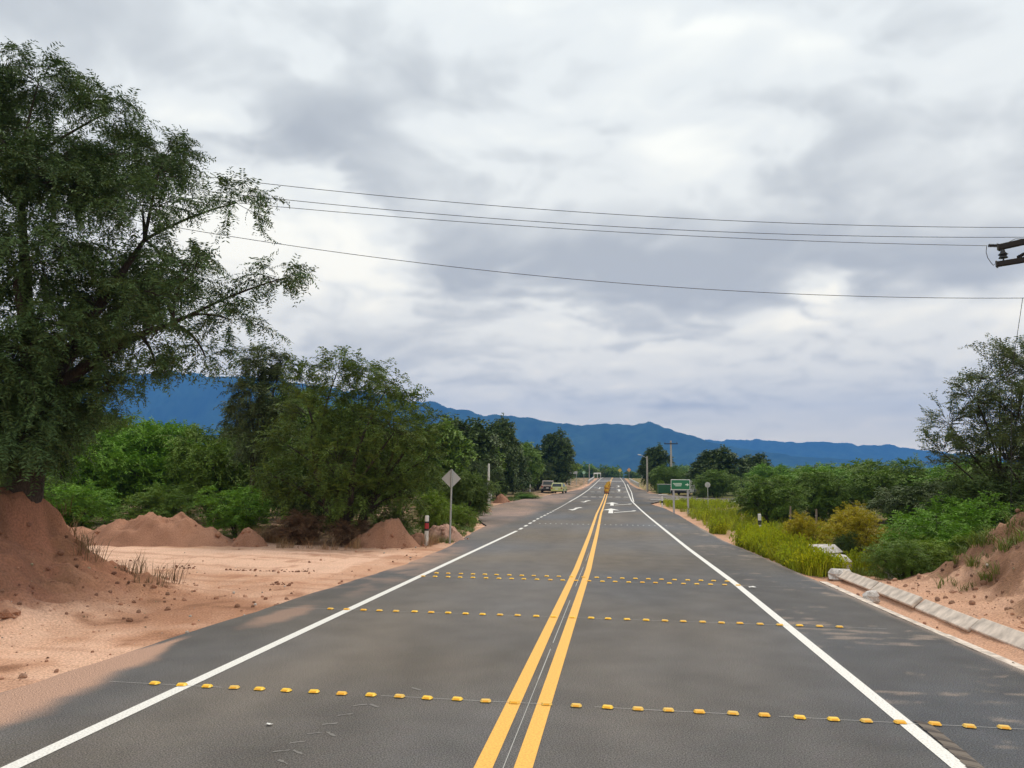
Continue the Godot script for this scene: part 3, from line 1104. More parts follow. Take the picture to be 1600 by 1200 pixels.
func near_pole() -> void:
	var at := Vector3(11.95, gh(11.95, 18.9), -18.9)
	var o := thing("power_pole", at, 0.0, "concrete power pole with two crossarms reaching in at the picture's right edge", "utility pole")
	var top := 9.35 - at.y
	var mb := MB.new()
	mb.lathe([Vector2(0.17, -0.5), Vector2(0.15, 3.0), Vector2(0.12, 7.0), Vector2(0.1, top), Vector2(0.001, top + 0.02)], 16)
	part("pole", mb, M.concrete_pole, o)
	# upper and lower crossarm, from their tips seen over the road towards the pole
	var arms := [[Vector3(10.66, 8.19, -20.0), Vector3(11.95, 8.19, -18.7), 0.15], [Vector3(10.58, 7.74, -20.0), Vector3(11.95, 7.74, -19.06), 0.135]]
	for a in arms:
		var p: Vector3 = a[0] - at
		var q: Vector3 = a[1] - at
		var dir := (q - p).normalized()
		var len: float = p.distance_to(q) * 2.0
		var bs := Basis(dir, Vector3.UP, dir.cross(Vector3.UP))
		mb = MB.new()
		mb.box(p + dir * len * 0.5, Vector3(len, a[2], 0.12), 0.015, bs)
		var arm := part("crossarm", mb, M.dark_wood, o)
		mb = MB.new()
		mb.tube([p + dir * len * 0.28 + Vector3(0, -0.05, 0), q + Vector3(0, -0.62, 0)], [0.018, 0.018], 6)
		part("brace", mb, M.galvanised, arm)
		mb = MB.new()
		mb.box(p + dir * 0.02, Vector3(0.04, a[2] + 0.03, 0.15), 0.006, bs)
		part("end_plate", mb, M.insulator, arm)
	# strain insulator at the tip of the upper arm
	mb = MB.new()
	var s := Vector3(10.66, 8.24, -20.0) - at
	var e := Vector3(10.40, 8.255, -20.0) - at
	var pr := []
	for k in 13:
		pr.append(Vector2(0.022 if k % 2 == 0 else 0.048, 0.02 + k * 0.017))
	var dirn := (e - s).normalized()
	mb.lathe(pr, 10, s, Basis(dirn.cross(Vector3(0, 0, 1)).normalized(), dirn, Vector3(0, 0, 1)))
	part("strain_insulator", mb, M.insulator, o)
	# pin insulator standing on the lower arm
	mb = MB.new()
	mb.lathe([Vector2(0.02, 0.0), Vector2(0.02, 0.07), Vector2(0.11, 0.08), Vector2(0.075, 0.14), Vector2(0.115, 0.17), Vector2(0.06, 0.23), Vector2(0.045, 0.29), Vector2(0.06, 0.31), Vector2(0.001, 0.33)], 12, Vector3(10.72, 7.80, -19.9) - at)
	part("pin_insulator", mb, M.insulator, o)
	mb = MB.new()
	mb.lathe(pr, 10, Vector3(10.95, 7.82, -19.74) - at, Basis(Vector3(0.45, -0.89, 0).normalized(), Vector3(0.78, 0.42, 0.46).normalized(), Vector3(0, 0, 1)))
	part("strain_insulator", mb, M.insulator, o)
	# slack jumper between the two arms
	mb = MB.new()
	var j0 := Vector3(10.40, 8.25, -20.0) - at
	var j1 := Vector3(10.57, 7.76, -20.02) - at
	mb.tube([j0, j0 + Vector3(-0.03, -0.17, 0), j0 + Vector3(0.0, -0.33, 0), j0 + Vector3(0.07, -0.46, 0), j1 + Vector3(-0.04, -0.035, 0), j1], taper(0.008, 0.008, 5), 6)
	part("jumper_wire", mb, M.wire, o)
	mb = MB.new()
	var j2 := Vector3(10.72, 8.12, -19.9) - at
	mb.tube([j2, j2 + Vector3(0.09, 0.14, 0.05), j2 + Vector3(0.25, 0.21, 0.15), j2 + Vector3(0.4, 0.17, 0.25), j2 + Vector3(0.47, 0.02, 0.3)], taper(0.008, 0.008, 4), 6)
	part("jumper_wire", mb, M.wire, o)
	# guy wire down behind the tree
	mb = MB.new()
	mb.tube([Vector3(11.15, 6.83, -20.0) - at, Vector3(10.95, 5.0, -20.4) - at, Vector3(10.72, gh(10.72, 20.8), -20.8) - at], [0.007, 0.007, 0.007], 5)
	part("guy_wire", mb, M.wire, o)


func sign_panel(mb: MB, outline: Array, z: float, thick: float) -> void:
	var pl := PackedVector2Array()
	for q in outline: pl.append(Vector2(q[0], q[1]))
	mb.prism(pl, z, z + thick)


func build_signs() -> void:
	# the back of a diamond warning sign
	var x := -4.82
	var d := 25.0
	var o := thing("diamond_sign", Vector3(x, gh(x, d), -d), 0.12, "grey back of a diamond road sign on a tall galvanised post", "road sign")
	var mb := MB.new()
	mb.tube([Vector3(0, -0.4, 0), Vector3(0.02, 2.52, 0)], [0.034, 0.034], 10)
	part("post", mb, M.galvanised, o)
	mb = MB.new()
	var s := 0.335
	sign_panel(mb, [[-s, 2.2], [-s + 0.03, 2.17], [0.0 - 0.03, 2.2 - s + 0.03], [0.03, 2.2 - s + 0.03], [s - 0.03, 2.17], [s, 2.2], [s - 0.03, 2.23], [0.03, 2.2 + s - 0.03], [-0.03, 2.2 + s - 0.03], [-s + 0.03, 2.23]], -0.045, 0.008)
	part("panel", mb, M.sign_back, o)
	mb = MB.new()
	mb.box(Vector3(0.015, 2.2, -0.015), Vector3(0.09, 0.05, 0.05), 0.006)
	part("bracket", mb, M.galvanised, o)
	for y in [2.05, 2.35]:
		mb = MB.new()
		mb.lathe([Vector2(0.012, 0), Vector2(0.012, 0.012), Vector2(0.001, 0.013)], 6, Vector3(0.015, y, 0.038), Basis(Vector3(1, 0, 0), PI / 2))
		part("bolt", mb, M.galvanised, o)
	# green direction sign on two posts
	x = 5.42
	d = 55.0
	o = thing("direction_sign", Vector3(x, prof(d), -d), -0.12, "green direction sign with white border and arrow on two posts", "road sign")
	for k in [-0.5, 0.5]:
		mb = MB.new()
		mb.box(Vector3(k, 0.75, 0), Vector3(0.13, 2.4, 0.1), 0.012)
		part("post", mb, M.post_grey, o)
	mb = MB.new()
	mb.box(Vector3(0, 1.98, 0.08), Vector3(1.36, 0.74, 0.03), 0.01)
	part("border", mb, M.sign_white, o)
	mb = MB.new()
	mb.box(Vector3(0, 1.98, 0.092), Vector3(1.28, 0.66, 0.02), 0.006)
	part("panel", mb, M.sign_green, o)
	for k in [[-0.22, 2.06, 0.62, 0.05], [-0.19, 1.97, 0.56, 0.05], [-0.16, 1.89, 0.42, 0.045]]:
		mb = MB.new()
		mb.box(Vector3(k[0], k[1], 0.105), Vector3(k[2], k[3], 0.008))
		part("lettering", mb, M.sign_pale, o)
	mb = MB.new()
	sign_panel(mb, [[0.34, 1.94], [0.46, 1.94], [0.46, 1.86], [0.6, 1.98], [0.46, 2.10], [0.46, 2.02], [0.34, 2.02]], 0.103, 0.006)
	part("arrow", mb, M.sign_pale, o)
	# small marker behind the sign's left post
	delineator(4.75, 66.0, 0.95, false, "small white marker post with dark top behind the green sign")
	# round sign seen from behind on the right verge
	o = thing("round_sign", Vector3(8.75, gh(8.75, 67.0), -67.0), -0.2, "small round sign seen from behind beside the side road", "road sign")
	mb = MB.new()
	mb.tube([Vector3(0, -0.3, 0), Vector3(0, 2.1, 0)], [0.03, 0.03], 8)
	part("post", mb, M.galvanised, o)
	mb = MB.new()
	mb.lathe([Vector2(0.001, -0.006), Vector2(0.24, -0.006), Vector2(0.24, 0.006), Vector2(0.001, 0.006)], 20, Vector3(0, 2.0, -0.045), Basis(Vector3(1, 0, 0), PI / 2))
	part("panel", mb, M.sign_back, o)
	# white post and small board at the bay
	o = thing("white_post", Vector3(-9.9, gh(-9.9, 62.0), -62.0), 0.0, "slender white concrete post in front of the dark trees", "post")
	mb = MB.new()
	mb.lathe([Vector2(0.11, -0.3), Vector2(0.085, 3.6), Vector2(0.001, 3.62)], 10)
	part("shaft", mb, M.post_white, o)
	o = thing("notice_board", Vector3(-9.55, gh(-9.55, 61.0), -61.0), 0.0, "little white board standing beside the slender white post", "notice board")
	mb = MB.new()
	mb.box(Vector3(0, 1.0, 0), Vector3(0.24, 0.66, 0.04), 0.01)
	part("panel", mb, M.sign_white, o)
	mb = MB.new()
	mb.box(Vector3(0, 0.3, -0.01), Vector3(0.05, 0.8, 0.03), 0.005)
	part("post", mb, M.galvanised, o)
	mb = MB.new()
	mb.box(Vector3(0, 1.0, 0.0255), Vector3(0.14, 0.4, 0.006))
	part("print", mb, M.sign_back, o)
	# board on two legs, far down on the left verge
	o = thing("roadside_board", Vector3(-8.6, gh(-8.6, 165.0), -165.0), 0.0, "pale board on two legs beyond the parked cars", "road sign")
	for k in [-0.65, 0.65]:
		mb = MB.new()
		mb.box(Vector3(k, 1.2, 0), Vector3(0.12, 3.4, 0.1), 0.01)
		part("leg", mb, M.galvanised, o)
	mb = MB.new()
	mb.box(Vector3(0, 2.75, 0.07), Vector3(1.75, 0.55, 0.04), 0.01)
	part("panel", mb, M.sign_back, o)
	for q in [[-6.5, 170.0, 2.9, "pale green round sign past the board on two legs", 0.36, "sign_palegreen"], [1.0 + 1.3, 300.0, 3.4, "yellow warning sign where the road crests, left of the pair", 0.8, "sign_yellow"], [5.4, 270.0, 3.4, "yellow warning sign where the road crests, right of the pair", 0.75, "sign_orange"]]:
		o = thing("far_sign", Vector3(q[0], gh(q[0], q[1]), -q[1]), 0.0, q[3], "road sign", "small signs near the crest of the road")
		mb = MB.new()
		mb.tube([Vector3(0, -0.3, 0), Vector3(0, q[2], 0)], [0.05, 0.05], 8)
		part("post", mb, M.galvanised, o)
		mb = MB.new()
		mb.lathe([Vector2(0.001, -0.01), Vector2(q[4], -0.01), Vector2(q[4], 0.01), Vector2(0.001, 0.01)], 16 if q[5] == "sign_palegreen" else 4, Vector3(0, q[2] - 0.2, 0.07), Basis(Vector3(1, 0, 0), PI / 2))
		part("panel", mb, M[q[5]], o)
	# two white frames near the crest
	for q in [[-5.6, 235.0, "left"], [-4.9, 250.0, "right"]]:
		o = thing("crest_signboard", Vector3(q[0], gh(q[0], q[1]), -q[1]), 0.0, "small white signboard by the guardrail at the crest, %s of two" % q[2], "signboard", "white signboards by the guardrail")
		for k in [-0.55, 0.55]:
			mb = MB.new()
			mb.box(Vector3(k, 0.9, 0), Vector3(0.16, 2.4, 0.1), 0.01)
			part("leg", mb, M.post_white, o)
		mb = MB.new()
		mb.box(Vector3(0, 2.0, 0.07), Vector3(1.3, 0.4, 0.04), 0.01)
		part("panel", mb, M.sign_white, o)


func guardrail(a: Vector2, b: Vector2, label: String) -> void:
	var n := int(a.distance_to(b) / 4.0)
	var o := thing("guardrail", Vector3(a.x, prof(a.y), -a.y), 0.0, label, "guardrail", "guardrails near the crest")
	var org := o.position
	var mb := MB.new()
	var sec := [Vector2(0.0, 0.48), Vector2(0.07, 0.52), Vector2(0.07, 0.57), Vector2(0.0, 0.62), Vector2(0.0, 0.66), Vector2(0.07, 0.71), Vector2(0.07, 0.76), Vector2(0.0, 0.8)]
	for k in n:
		var p := a.lerp(b, float(k) / n)
		var q := a.lerp(b, float(k + 1) / n)
		var s := signf(-a.x)
		for j in sec.size() - 1:
			mb.quad(Vector3(p.x + s * sec[j].x, prof(p.y) + sec[j].y, -p.y) - org, Vector3(q.x + s * sec[j].x, prof(q.y) + sec[j].y, -q.y) - org, Vector3(q.x + s * sec[j + 1].x, prof(q.y) + sec[j + 1].y, -q.y) - org, Vector3(p.x + s * sec[j + 1].x, prof(p.y) + sec[j + 1].y, -p.y) - org)
	part("rail", mb, M.rail, o)
	for k in n + 1:
		var p := a.lerp(b, float(k) / n)
		mb = MB.new()
		mb.box(Vector3(p.x - signf(-a.x) * 0.09, prof(p.y) + 0.25, -p.y) - org, Vector3(0.14, 1.1, 0.1), 0.01)
		part("post", mb, M.galvanised, o)


# ------------------------------------------------------------------ vehicles
func car(at: Vector3, turn: float, size: Vector3, paint: Material, label: String, style: String) -> void:
	var o := thing(style, at, turn, label, {"hatchback": "car", "pickup_truck": "pickup", "delivery_van": "van"}[style], "vehicles parked off the road")
	var L := size.z
	var W := size.x
	var H := size.y
	var side: PackedVector2Array
	var glass := []
	if style == "hatchback":
		side = PackedVector2Array([Vector2(-L * 0.5, H * 0.22), Vector2(-L * 0.5, H * 0.5), Vector2(-L * 0.47, H * 0.62), Vector2(-L * 0.38, H * 0.96), Vector2(-L * 0.30, H), Vector2(L * 0.04, H), Vector2(L * 0.22, H * 0.66), Vector2(L * 0.46, H * 0.56), Vector2(L * 0.5, H * 0.4), Vector2(L * 0.5, H * 0.2)])
		glass = [[-L * 0.472, H * 0.64, -L * 0.392, H * 0.93]]
	elif style == "pickup_truck":
		side = PackedVector2Array([Vector2(-L * 0.5, H * 0.26), Vector2(-L * 0.5, H * 0.58), Vector2(-L * 0.12, H * 0.6), Vector2(-L * 0.10, H * 0.97), Vector2(-L * 0.06, H), Vector2(L * 0.13, H), Vector2(L * 0.24, H * 0.66), Vector2(L * 0.46, H * 0.58), Vector2(L * 0.5, H * 0.45), Vector2(L * 0.5, H * 0.24)])
		glass = [[-L * 0.118, H * 0.66, -L * 0.103, H * 0.93]]
	else:
		side = PackedVector2Array([Vector2(-L * 0.5, H * 0.2), Vector2(-L * 0.5, H * 0.95), Vector2(-L * 0.47, H), Vector2(L * 0.2, H), Vector2(L * 0.34, H * 0.62), Vector2(L * 0.48, H * 0.5), Vector2(L * 0.5, H * 0.2)])
		glass = [[-L * 0.501, H * 0.62, -L * 0.501, H * 0.88]]
	# the outline runs along the length (x of the outline becomes -z: nose away)
	var tr := Transform3D(Basis(Vector3(0, 0, -1), Vector3(0, 1, 0), Vector3(1, 0, 0)), Vector3())
	var mb := MB.new()
	mb.prism(side, -W * 0.5, W * 0.5, tr)
	for k in mb.v.size():
		# tumblehome: the sides lean in above the waist
		var t := clampf((mb.v[k].y - H * 0.55) / (H * 0.45), 0, 1)
		mb.v[k].x *= 1.0 - 0.14 * t
	part("body", mb, paint, o)
	var z := func(x: float) -> float: return -x
	for g in glass:
		mb = MB.new()
		var w0 := W * 0.40
		var w1 := W * 0.36
		var off := 0.012
		mb.quad(Vector3(-w0, g[1], z.call(g[0]) + off), Vector3(-w1, g[3], z.call(g[2]) + off), Vector3(w1, g[3], z.call(g[2]) + off), Vector3(w0, g[1], z.call(g[0]) + off))
		part("rear_window", mb, M.car_glass, o)
	for s in [-1.0, 1.0]:
		mb = MB.new()
		var xs := [-L * 0.33, L * 0.1] if style == "hatchback" else ([-L * 0.08, L * 0.13] if style == "pickup_truck" else [L * 0.08, L * 0.26])
		var xl: float = W * 0.5 * 0.985 * s + 0.012 * s
		var xh: float = W * 0.5 * 0.885 * s + 0.012 * s
		mb.face([Vector3(xl, H * 0.64, -xs[0]), Vector3(xl, H * 0.64, -xs[1]), Vector3(xh, H * 0.92, -xs[1] + L * 0.09), Vector3(xh, H * 0.92, -xs[0])], Vector3(0, H * 0.5, 0))
		part("side_window", mb, M.car_glass, o)
		mb = MB.new()
		mb.box(Vector3(s * W * 0.42, H * 0.5, L * 0.5), Vector3(W * 0.12, H * 0.13, 0.05), 0.012)
		part("tail_light", mb, M.tail_light, o)
		for e in [-0.31, 0.31]:
			mb = MB.new()
			var r := H * 0.215
			mb.lathe([Vector2(0.01, -0.1), Vector2(r * 0.6, -0.1), Vector2(r * 0.62, -0.085), Vector2(r * 0.95, -0.1), Vector2(r, -0.08), Vector2(r, 0.08), Vector2(r * 0.95, 0.1), Vector2(r * 0.62, 0.085), Vector2(r * 0.6, 0.1), Vector2(0.01, 0.1)], 16, Vector3(s * (W * 0.5 - 0.07), r, e * L), Basis(Vector3(0, 0, 1), PI / 2))
			var wh := part("wheel", mb, M.tyre, o)
			mb = MB.new()
			mb.lathe([Vector2(0.01, 0.0), Vector2(r * 0.55, 0.0), Vector2(r * 0.58, 0.012), Vector2(0.01, 0.03)], 12, Vector3(s * (W * 0.5 + 0.035), r, e * L), Basis(Vector3(0, 0, 1), -s * PI / 2))
			part("hubcap", mb, M.galvanised, wh)
		mb = MB.new()
		mb.box(Vector3(s * (W * 0.5 + 0.08), H * 0.66, -L * 0.14), Vector3(0.16, 0.11, 0.07), 0.02)
		part("mirror", mb, paint, o)
	mb = MB.new()
	mb.box(Vector3(0, H * 0.27, L * 0.5 + 0.03), Vector3(W * 0.94, H * 0.14, 0.1), 0.025)
	part("bumper", mb, paint if style == "hatchback" else M.post_black, o)
	mb = MB.new()
	mb.box(Vector3(0, H * 0.40, L * 0.5 + 0.012), Vector3(0.4, 0.12, 0.02), 0.004)
	part("number_plate", mb, M.sign_white, o)
	mb = MB.new()
	mb.box(Vector3(0, H * 0.19, 0), Vector3(W * 0.86, H * 0.09, L * 0.9), 0.02)
	part("underbody", mb, M.post_black, o)
	if style == "pickup_truck":
		mb = MB.new()
		mb.box(Vector3(0, H * 0.44, L * 0.5 + 0.01), Vector3(W * 0.62, H * 0.16, 0.02), 0.004)
		part("tailgate_panel", mb, M.post_black, o)


# ------------------------------------------------------------------ mountains
func mountain(called: String, dist: float, ridge: Array, from: float, to: float, m: Material, sd: int) -> void:
	# ridge: [sideways per 1000 m, height per 1000 m]
	var f := FastNoiseLite.new()
	f.seed = sd
	f.frequency = 0.0021
	f.fractal_octaves = 5
	f.fractal_type = FastNoiseLite.FRACTAL_RIDGED
	var g := FastNoiseLite.new()
	g.seed = sd + 3
	g.frequency = 0.008
	g.fractal_octaves = 4
	var us := PackedFloat32Array()
	var n := 420
	for k in n + 1:
		us.append(lerpf(from, to, float(k) / n))
	var vs := PackedFloat32Array()
	for k in 61:
		vs.append(k / 60.0)
	var hf := func(u: float, v: float) -> Vector3:
		# v runs from the foot (0) over the ridge (0.8) to the back (1)
		var fwd := dist * lerpf(0.74, 1.0, v / 0.8) if v < 0.8 else dist * lerpf(1.0, 1.06, (v - 0.8) / 0.2)
		var x := u * fwd / 1000.0
		var top := (interp(ridge, u) * 2.0 + interp(ridge, u - 14.0) + interp(ridge, u + 14.0) + interp(ridge, u - 7.0) + interp(ridge, u + 7.0)) / 6.0 * dist / 1000.0
		var rel := pow(v / 0.8, 1.35) if v < 0.8 else 1.0 - pow((v - 0.8) / 0.2, 1.3) * 0.8
		var spur := f.get_noise_2d(x, fwd * 0.55) * 0.5 + 0.5
		var edge := sin(clampf(v / 0.8, 0, 1) * PI)
		var y := top * rel * (1.0 - 0.62 * edge * (1.0 - spur)) + top * 0.03 * g.get_noise_2d(x, fwd) + 2.0
		y += top * 0.05 * g.get_noise_1d(x * 0.9) * smoothstep(0.5, 0.8, v)
		return Vector3(x, y, -fwd)
	var cf := func(x: float, d: float) -> Color:
		var e := 1.0 + 0.55 * g.get_noise_2d(x * 2.0, d * 2.0) + 0.5 * g.get_noise_2d(x * 0.4, d * 0.4)
		return Color(0.034, 0.062, 0.034) * e
	var o := mesh_node(called, grid_mesh(us, vs, hf, cf, m), self)
	o.set_meta("kind", "structure")


func _ready() -> void:
	rng.seed = 4
	nz.seed = 3
	nz.frequency = 0.01
	nz.fractal_octaves = 4
	nf.seed = 8
	nf.frequency = 0.01
	nf.fractal_octaves = 3
	# camera
	var cam := Camera3D.new()
	cam.name = "camera"
	cam.position = Vector3(0.81, 2.0, 0)
	cam.rotation_degrees = Vector3(7.690, 8.075, 0.6)
	cam.fov = 55.12
	cam.near = 0.1
	cam.far = 14000
	add_child(cam)
	cam.current = true
	# sky, air and sun
	var env := Environment.new()
	env.background_mode = Environment.BG_SKY
	env.sky = make_sky()
	env.tonemap_mode = Environment.TONE_MAPPER_LINEAR
	env.tonemap_exposure = 1.8
	env.ambient_light_source = Environment.AMBIENT_SOURCE_SKY
	env.sdfgi_enabled = true
	env.ssao_enabled = true
	env.ssil_enabled = true
	env.fog_enabled = true
	env.fog_light_color = Color(0.36, 0.64, 1.0)
	env.fog_density = 0.0002
	var we := WorldEnvironment.new()
	we.name = "environment"
	we.environment = env
	add_child(we)
	var sun := DirectionalLight3D.new()
	sun.name = "sun"
	sun.light_energy = 0.5
	sun.light_angular_distance = 22.0
	sun.light_color = Color(1.0, 0.95, 0.88)
	sun.shadow_enabled = true
	sun.rotation_degrees = Vector3(-62, 152, 0)
	add_child(sun)
	print("sky ", Time.get_ticks_msec())
	materials()
	# land
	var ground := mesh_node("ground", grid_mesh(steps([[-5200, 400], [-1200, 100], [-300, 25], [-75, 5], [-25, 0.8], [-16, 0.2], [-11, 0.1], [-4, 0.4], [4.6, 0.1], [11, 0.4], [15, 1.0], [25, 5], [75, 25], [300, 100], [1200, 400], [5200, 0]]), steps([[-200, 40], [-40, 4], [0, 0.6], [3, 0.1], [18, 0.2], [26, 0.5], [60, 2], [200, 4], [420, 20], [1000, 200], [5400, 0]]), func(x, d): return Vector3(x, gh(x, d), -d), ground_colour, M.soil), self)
	ground.set_meta("kind", "structure")
	print("ground ", Time.get_ticks_msec())
	build_road()
	mountain("mountain_ridge", 4200.0, [[-1500, 150], [-940, 178], [-760, 160], [-640, 157], [-519, 149], [-363, 129], [-250, 109], [-213, 101], [-177, 94], [-115, 88], [-53, 80.5], [-2, 80.5], [41, 83], [82, 70], [115, 61], [150, 50], [220, 40], [330, 32], [500, 26]], -1300, 480, M.mountain, 5)
	mountain("far_mountain_ridge", 6400.0, [[0, 50], [60, 58], [100, 60], [140, 58.5], [180, 60], [237, 56], [276, 57], [315, 53], [354, 54.5], [376, 47], [430, 43], [502, 36], [800, 30]], 20, 800, M.mountain, 19)
	print("land ", Time.get_ticks_msec())
	drain()
	plants()
	print("plants ", Time.get_ticks_msec())
	# heaps of earth
	var H := [[-13.9, 22.3, 3.1, 1.25, 0.85, "long reddish earth heap at the back of the dirt track", 1.2], [-17.4, 22.4, 2.2, 1.0, 0.5, "low reddish earth ridge beside the bank of the big tree", 0.8], [-10.7, 22.3, 0.62, 0.5, 0.5, "small pointed clod of red earth below the thicket", 1.0], [-6.55, 23.4, 1.35, 0.75, 0.72, "reddish earth heap in front of the multi-stemmed tree", 1.2], [-5.35, 26.2, 1.0, 0.8, 0.6, "stony earth heap at the foot of the diamond sign", 1.3], [-5.85, 24.6, 0.7, 0.5, 0.3, "low clump of earth behind the red banded marker post", 1.0], [-8.9, 51.0, 1.6, 1.1, 0.75, "earth heap at the mouth of the paved bay", 1.0], [-10.3, 72.0, 1.0, 0.9, 0.85, "pointed earth heap farther along the paved bay", 0.7], [6.1, 29.5, 1.0, 1.9, 0.2, "flat spill of orange earth on the verge past the yellow weeds", 0.8], [7.3, 34.0, 1.0, 1.0, 0.5, "earth heap behind the weeds near the banded white post", 0.8]]
	var k := 0
	for q in H:
		heap("dirt_heap", q[0], q[1], q[2], q[3], q[4], M.heap_pink if k == 4 or k == 6 else M.heap_soil, q[5], k + 1, q[6])
		k += 1
	delineator(-5.38, 24.0, 0.98, true, "white marker post with a red band between black ones")
	delineator(6.66, 32.0, 1.06, false, "white marker post with one black band among yellow weeds")
	delineator(-12.6, 116.0, 1.15, false, "tiny white marker post in front of the dark trees")
	build_studs()
	build_signs()
	build_poles()
	# vehicles and roadside boxes
	car(Vector3(-7.35, prof(107.0), -107.0), -0.12, Vector3(1.68, 1.48, 3.7), M.paint_lime, "pale yellow-green hatchback parked at the roadside, seen from behind", "hatchback")
	car(Vector3(-9.5, gh(-9.5, 113.0), -113.0), 0.05, Vector3(1.9, 1.82, 5.0), M.paint_tan, "dusty beige pickup parked beside the yellow-green hatchback", "pickup_truck")
	car(Vector3(10.1, prof(106.0) - 0.02, -106.0), -0.35, Vector3(2.35, 2.0, 5.0), M.paint_white, "white van parked behind the green direction sign", "delivery_van")
	container()
	drums()
	# far row of rails
	guardrail(Vector2(-5.6, 172), Vector2(-6.2, 240), "pale guardrail on the left verge near the crest")
	guardrail(Vector2(5.2, 150), Vector2(4.4, 205), "pale guardrail on the right verge near the crest")
	fence()
	tyre_prints()
	litter()
	print("all ", Time.get_ticks_msec())


func materials() -> void:
	var grain := noise_tex(512, 0.06, 4, 0.72, 1.1, 31)
	var fine := noise_tex(512, 0.22, 3, 0.42, 1.25, 32)
	var bump := noise_tex(512, 0.09, 5, 0.0, 1.0, 33)
	var fine_bump := noise_tex(512, 0.3, 3, 0.0, 1.0, 34)
	for key in ["soil", "heap_soil", "heap_pink"]:
		var m := mat(key, {"soil": Color(1.25, 1.25, 1.25), "heap_soil": Color(0.44, 0.235, 0.155), "heap_pink": Color(0.50, 0.31, 0.24)}[key], 0.95)
		m.vertex_color_use_as_albedo = true
		m.albedo_texture = grain
		m.uv1_triplanar = true
		m.uv1_world_triplanar = true
		m.uv1_scale = Vector3.ONE * 0.7
		m.metallic_specular = 0.2
		m.heightmap_enabled = true
		m.heightmap_texture = bump
		m.heightmap_scale = 1.4
	for key in ["asphalt", "asphalt_plain"]:
		var m := mat(key, Color(1.2, 1.2, 1.2) if key == "asphalt" else Color(0.10, 0.09, 0.085), 0.84)
		m.vertex_color_use_as_albedo = key == "asphalt"
		m.albedo_texture = fine
		m.uv1_triplanar = true
		m.uv1_world_triplanar = true
		m.uv1_scale = Vector3.ONE * 0.55
		m.metallic_specular = 0.4
		m.heightmap_enabled = true
		m.heightmap_texture = fine_bump
		m.heightmap_scale = 0.3
	for q in [["white_paint", Color(0.78, 0.77, 0.73)], ["yellow_paint", Color(0.86, 0.46, 0.075)]]:
		var m := mat(q[0], q[1], 0.6)
		m.albedo_texture = noise_tex(512, 0.06, 5, 0.82, 1.1, 40)
		m.uv1_triplanar = true
		m.uv1_world_triplanar = true
		m.uv1_scale = Vector3.ONE * 1.3
	mat("chalk", Color(0.42, 0.42, 0.40), 0.9)
	mat("yellow_stud", Color(0.90, 0.56, 0.03), 0.4)
	mat("yellow_stud_dusty", Color(0.72, 0.46, 0.09), 0.65)
	mat("yellow_stud_worn", Color(0.80, 0.44, 0.04), 0.55)
	mat("yellow_stud_lens", Color(0.80, 0.36, 0.02), 0.2)
	mat("white_stud", Color(0.5, 0.49, 0.47), 0.5)
	mat("white_stud_lens", Color(0.9, 0.9, 0.9), 0.15)
	var conc := mat("concrete", Color(0.70, 0.61, 0.53), 0.9)
	conc.albedo_texture = noise_tex(512, 0.012, 5, 0.7, 1.1, 51)
	conc.uv1_triplanar = true
	conc.uv1_world_triplanar = true
	conc.uv1_scale = Vector3.ONE * 0.8
	var rk := mat("rock", Color(0.66, 0.62, 0.59), 0.9)
	rk.vertex_color_use_as_albedo = true
	rk.albedo_texture = conc.albedo_texture
	rk.uv1_triplanar = true
	rk.uv1_scale = Vector3.ONE * 1.5
	var cl := mat("clod", Color(1, 1, 1), 0.95)
	cl.vertex_color_use_as_albedo = true
	var mt := mat("mountain", Color(1, 1, 1), 1.0)
	mt.vertex_color_use_as_albedo = true
	mt.metallic_specular = 0.0
	var bark := mat("bark", Color(0.075, 0.055, 0.042), 0.95)
	bark.albedo_texture = noise_tex(256, 0.05, 4, 0.5, 1.15, 61)
	bark.uv1_triplanar = true
	bark.uv1_world_triplanar = true
	bark.uv1_scale = Vector3(3, 0.8, 3)
	bark.heightmap_enabled = true
	bark.heightmap_texture = bump
	bark.heightmap_scale = 2.0
	mat("dark_wood", Color(0.022, 0.018, 0.017), 0.9)
	mat("insulator", Color(0.022, 0.02, 0.02), 0.35)
	mat("wire", Color(0.02, 0.02, 0.022), 0.6)
	var cp := mat("concrete_pole", Color(0.50, 0.46, 0.42), 0.9)
	cp.albedo_texture = conc.albedo_texture
	cp.uv1_triplanar = true
	mat("galvanised", Color(0.42, 0.43, 0.43), 0.5, 0.35)
	mat("sign_back", Color(0.42, 0.43, 0.45), 0.45, 0.3)
	mat("sign_white", Color(0.75, 0.76, 0.76), 0.5)
	mat("sign_pale", Color(0.62, 0.75, 0.68), 0.5)
	mat("sign_green", Color(0.008, 0.17, 0.075), 0.5)
	mat("sign_palegreen", Color(0.30, 0.5, 0.36), 0.5)
	mat("sign_yellow", Color(0.5, 0.4, 0.06), 0.5)
	mat("sign_orange", Color(0.55, 0.3, 0.12), 0.5)
	mat("post_white", Color(0.70, 0.69, 0.66), 0.7)
	mat("post_black", Color(0.025, 0.025, 0.028), 0.7)
	mat("post_red", Color(0.42, 0.03, 0.035), 0.5)
	mat("post_grey", Color(0.42, 0.41, 0.45), 0.6)
	mat("rail", Color(0.55, 0.55, 0.54), 0.45, 0.3)
	for q in [["paint_lime", Color(0.52, 0.56, 0.22)], ["paint_tan", Color(0.36, 0.29, 0.25)], ["paint_white", Color(0.72, 0.71, 0.70)]]:
		var m := mat(q[0], q[1], 0.4)
		m.clearcoat_enabled = true
		m.clearcoat = 0.6
		m.clearcoat_roughness = 0.15
	mat("car_glass", Color(0.03, 0.04, 0.04), 0.08)
	mat("tail_light", Color(0.35, 0.02, 0.02), 0.25)
	mat("tyre", Color(0.025, 0.025, 0.025), 0.85)
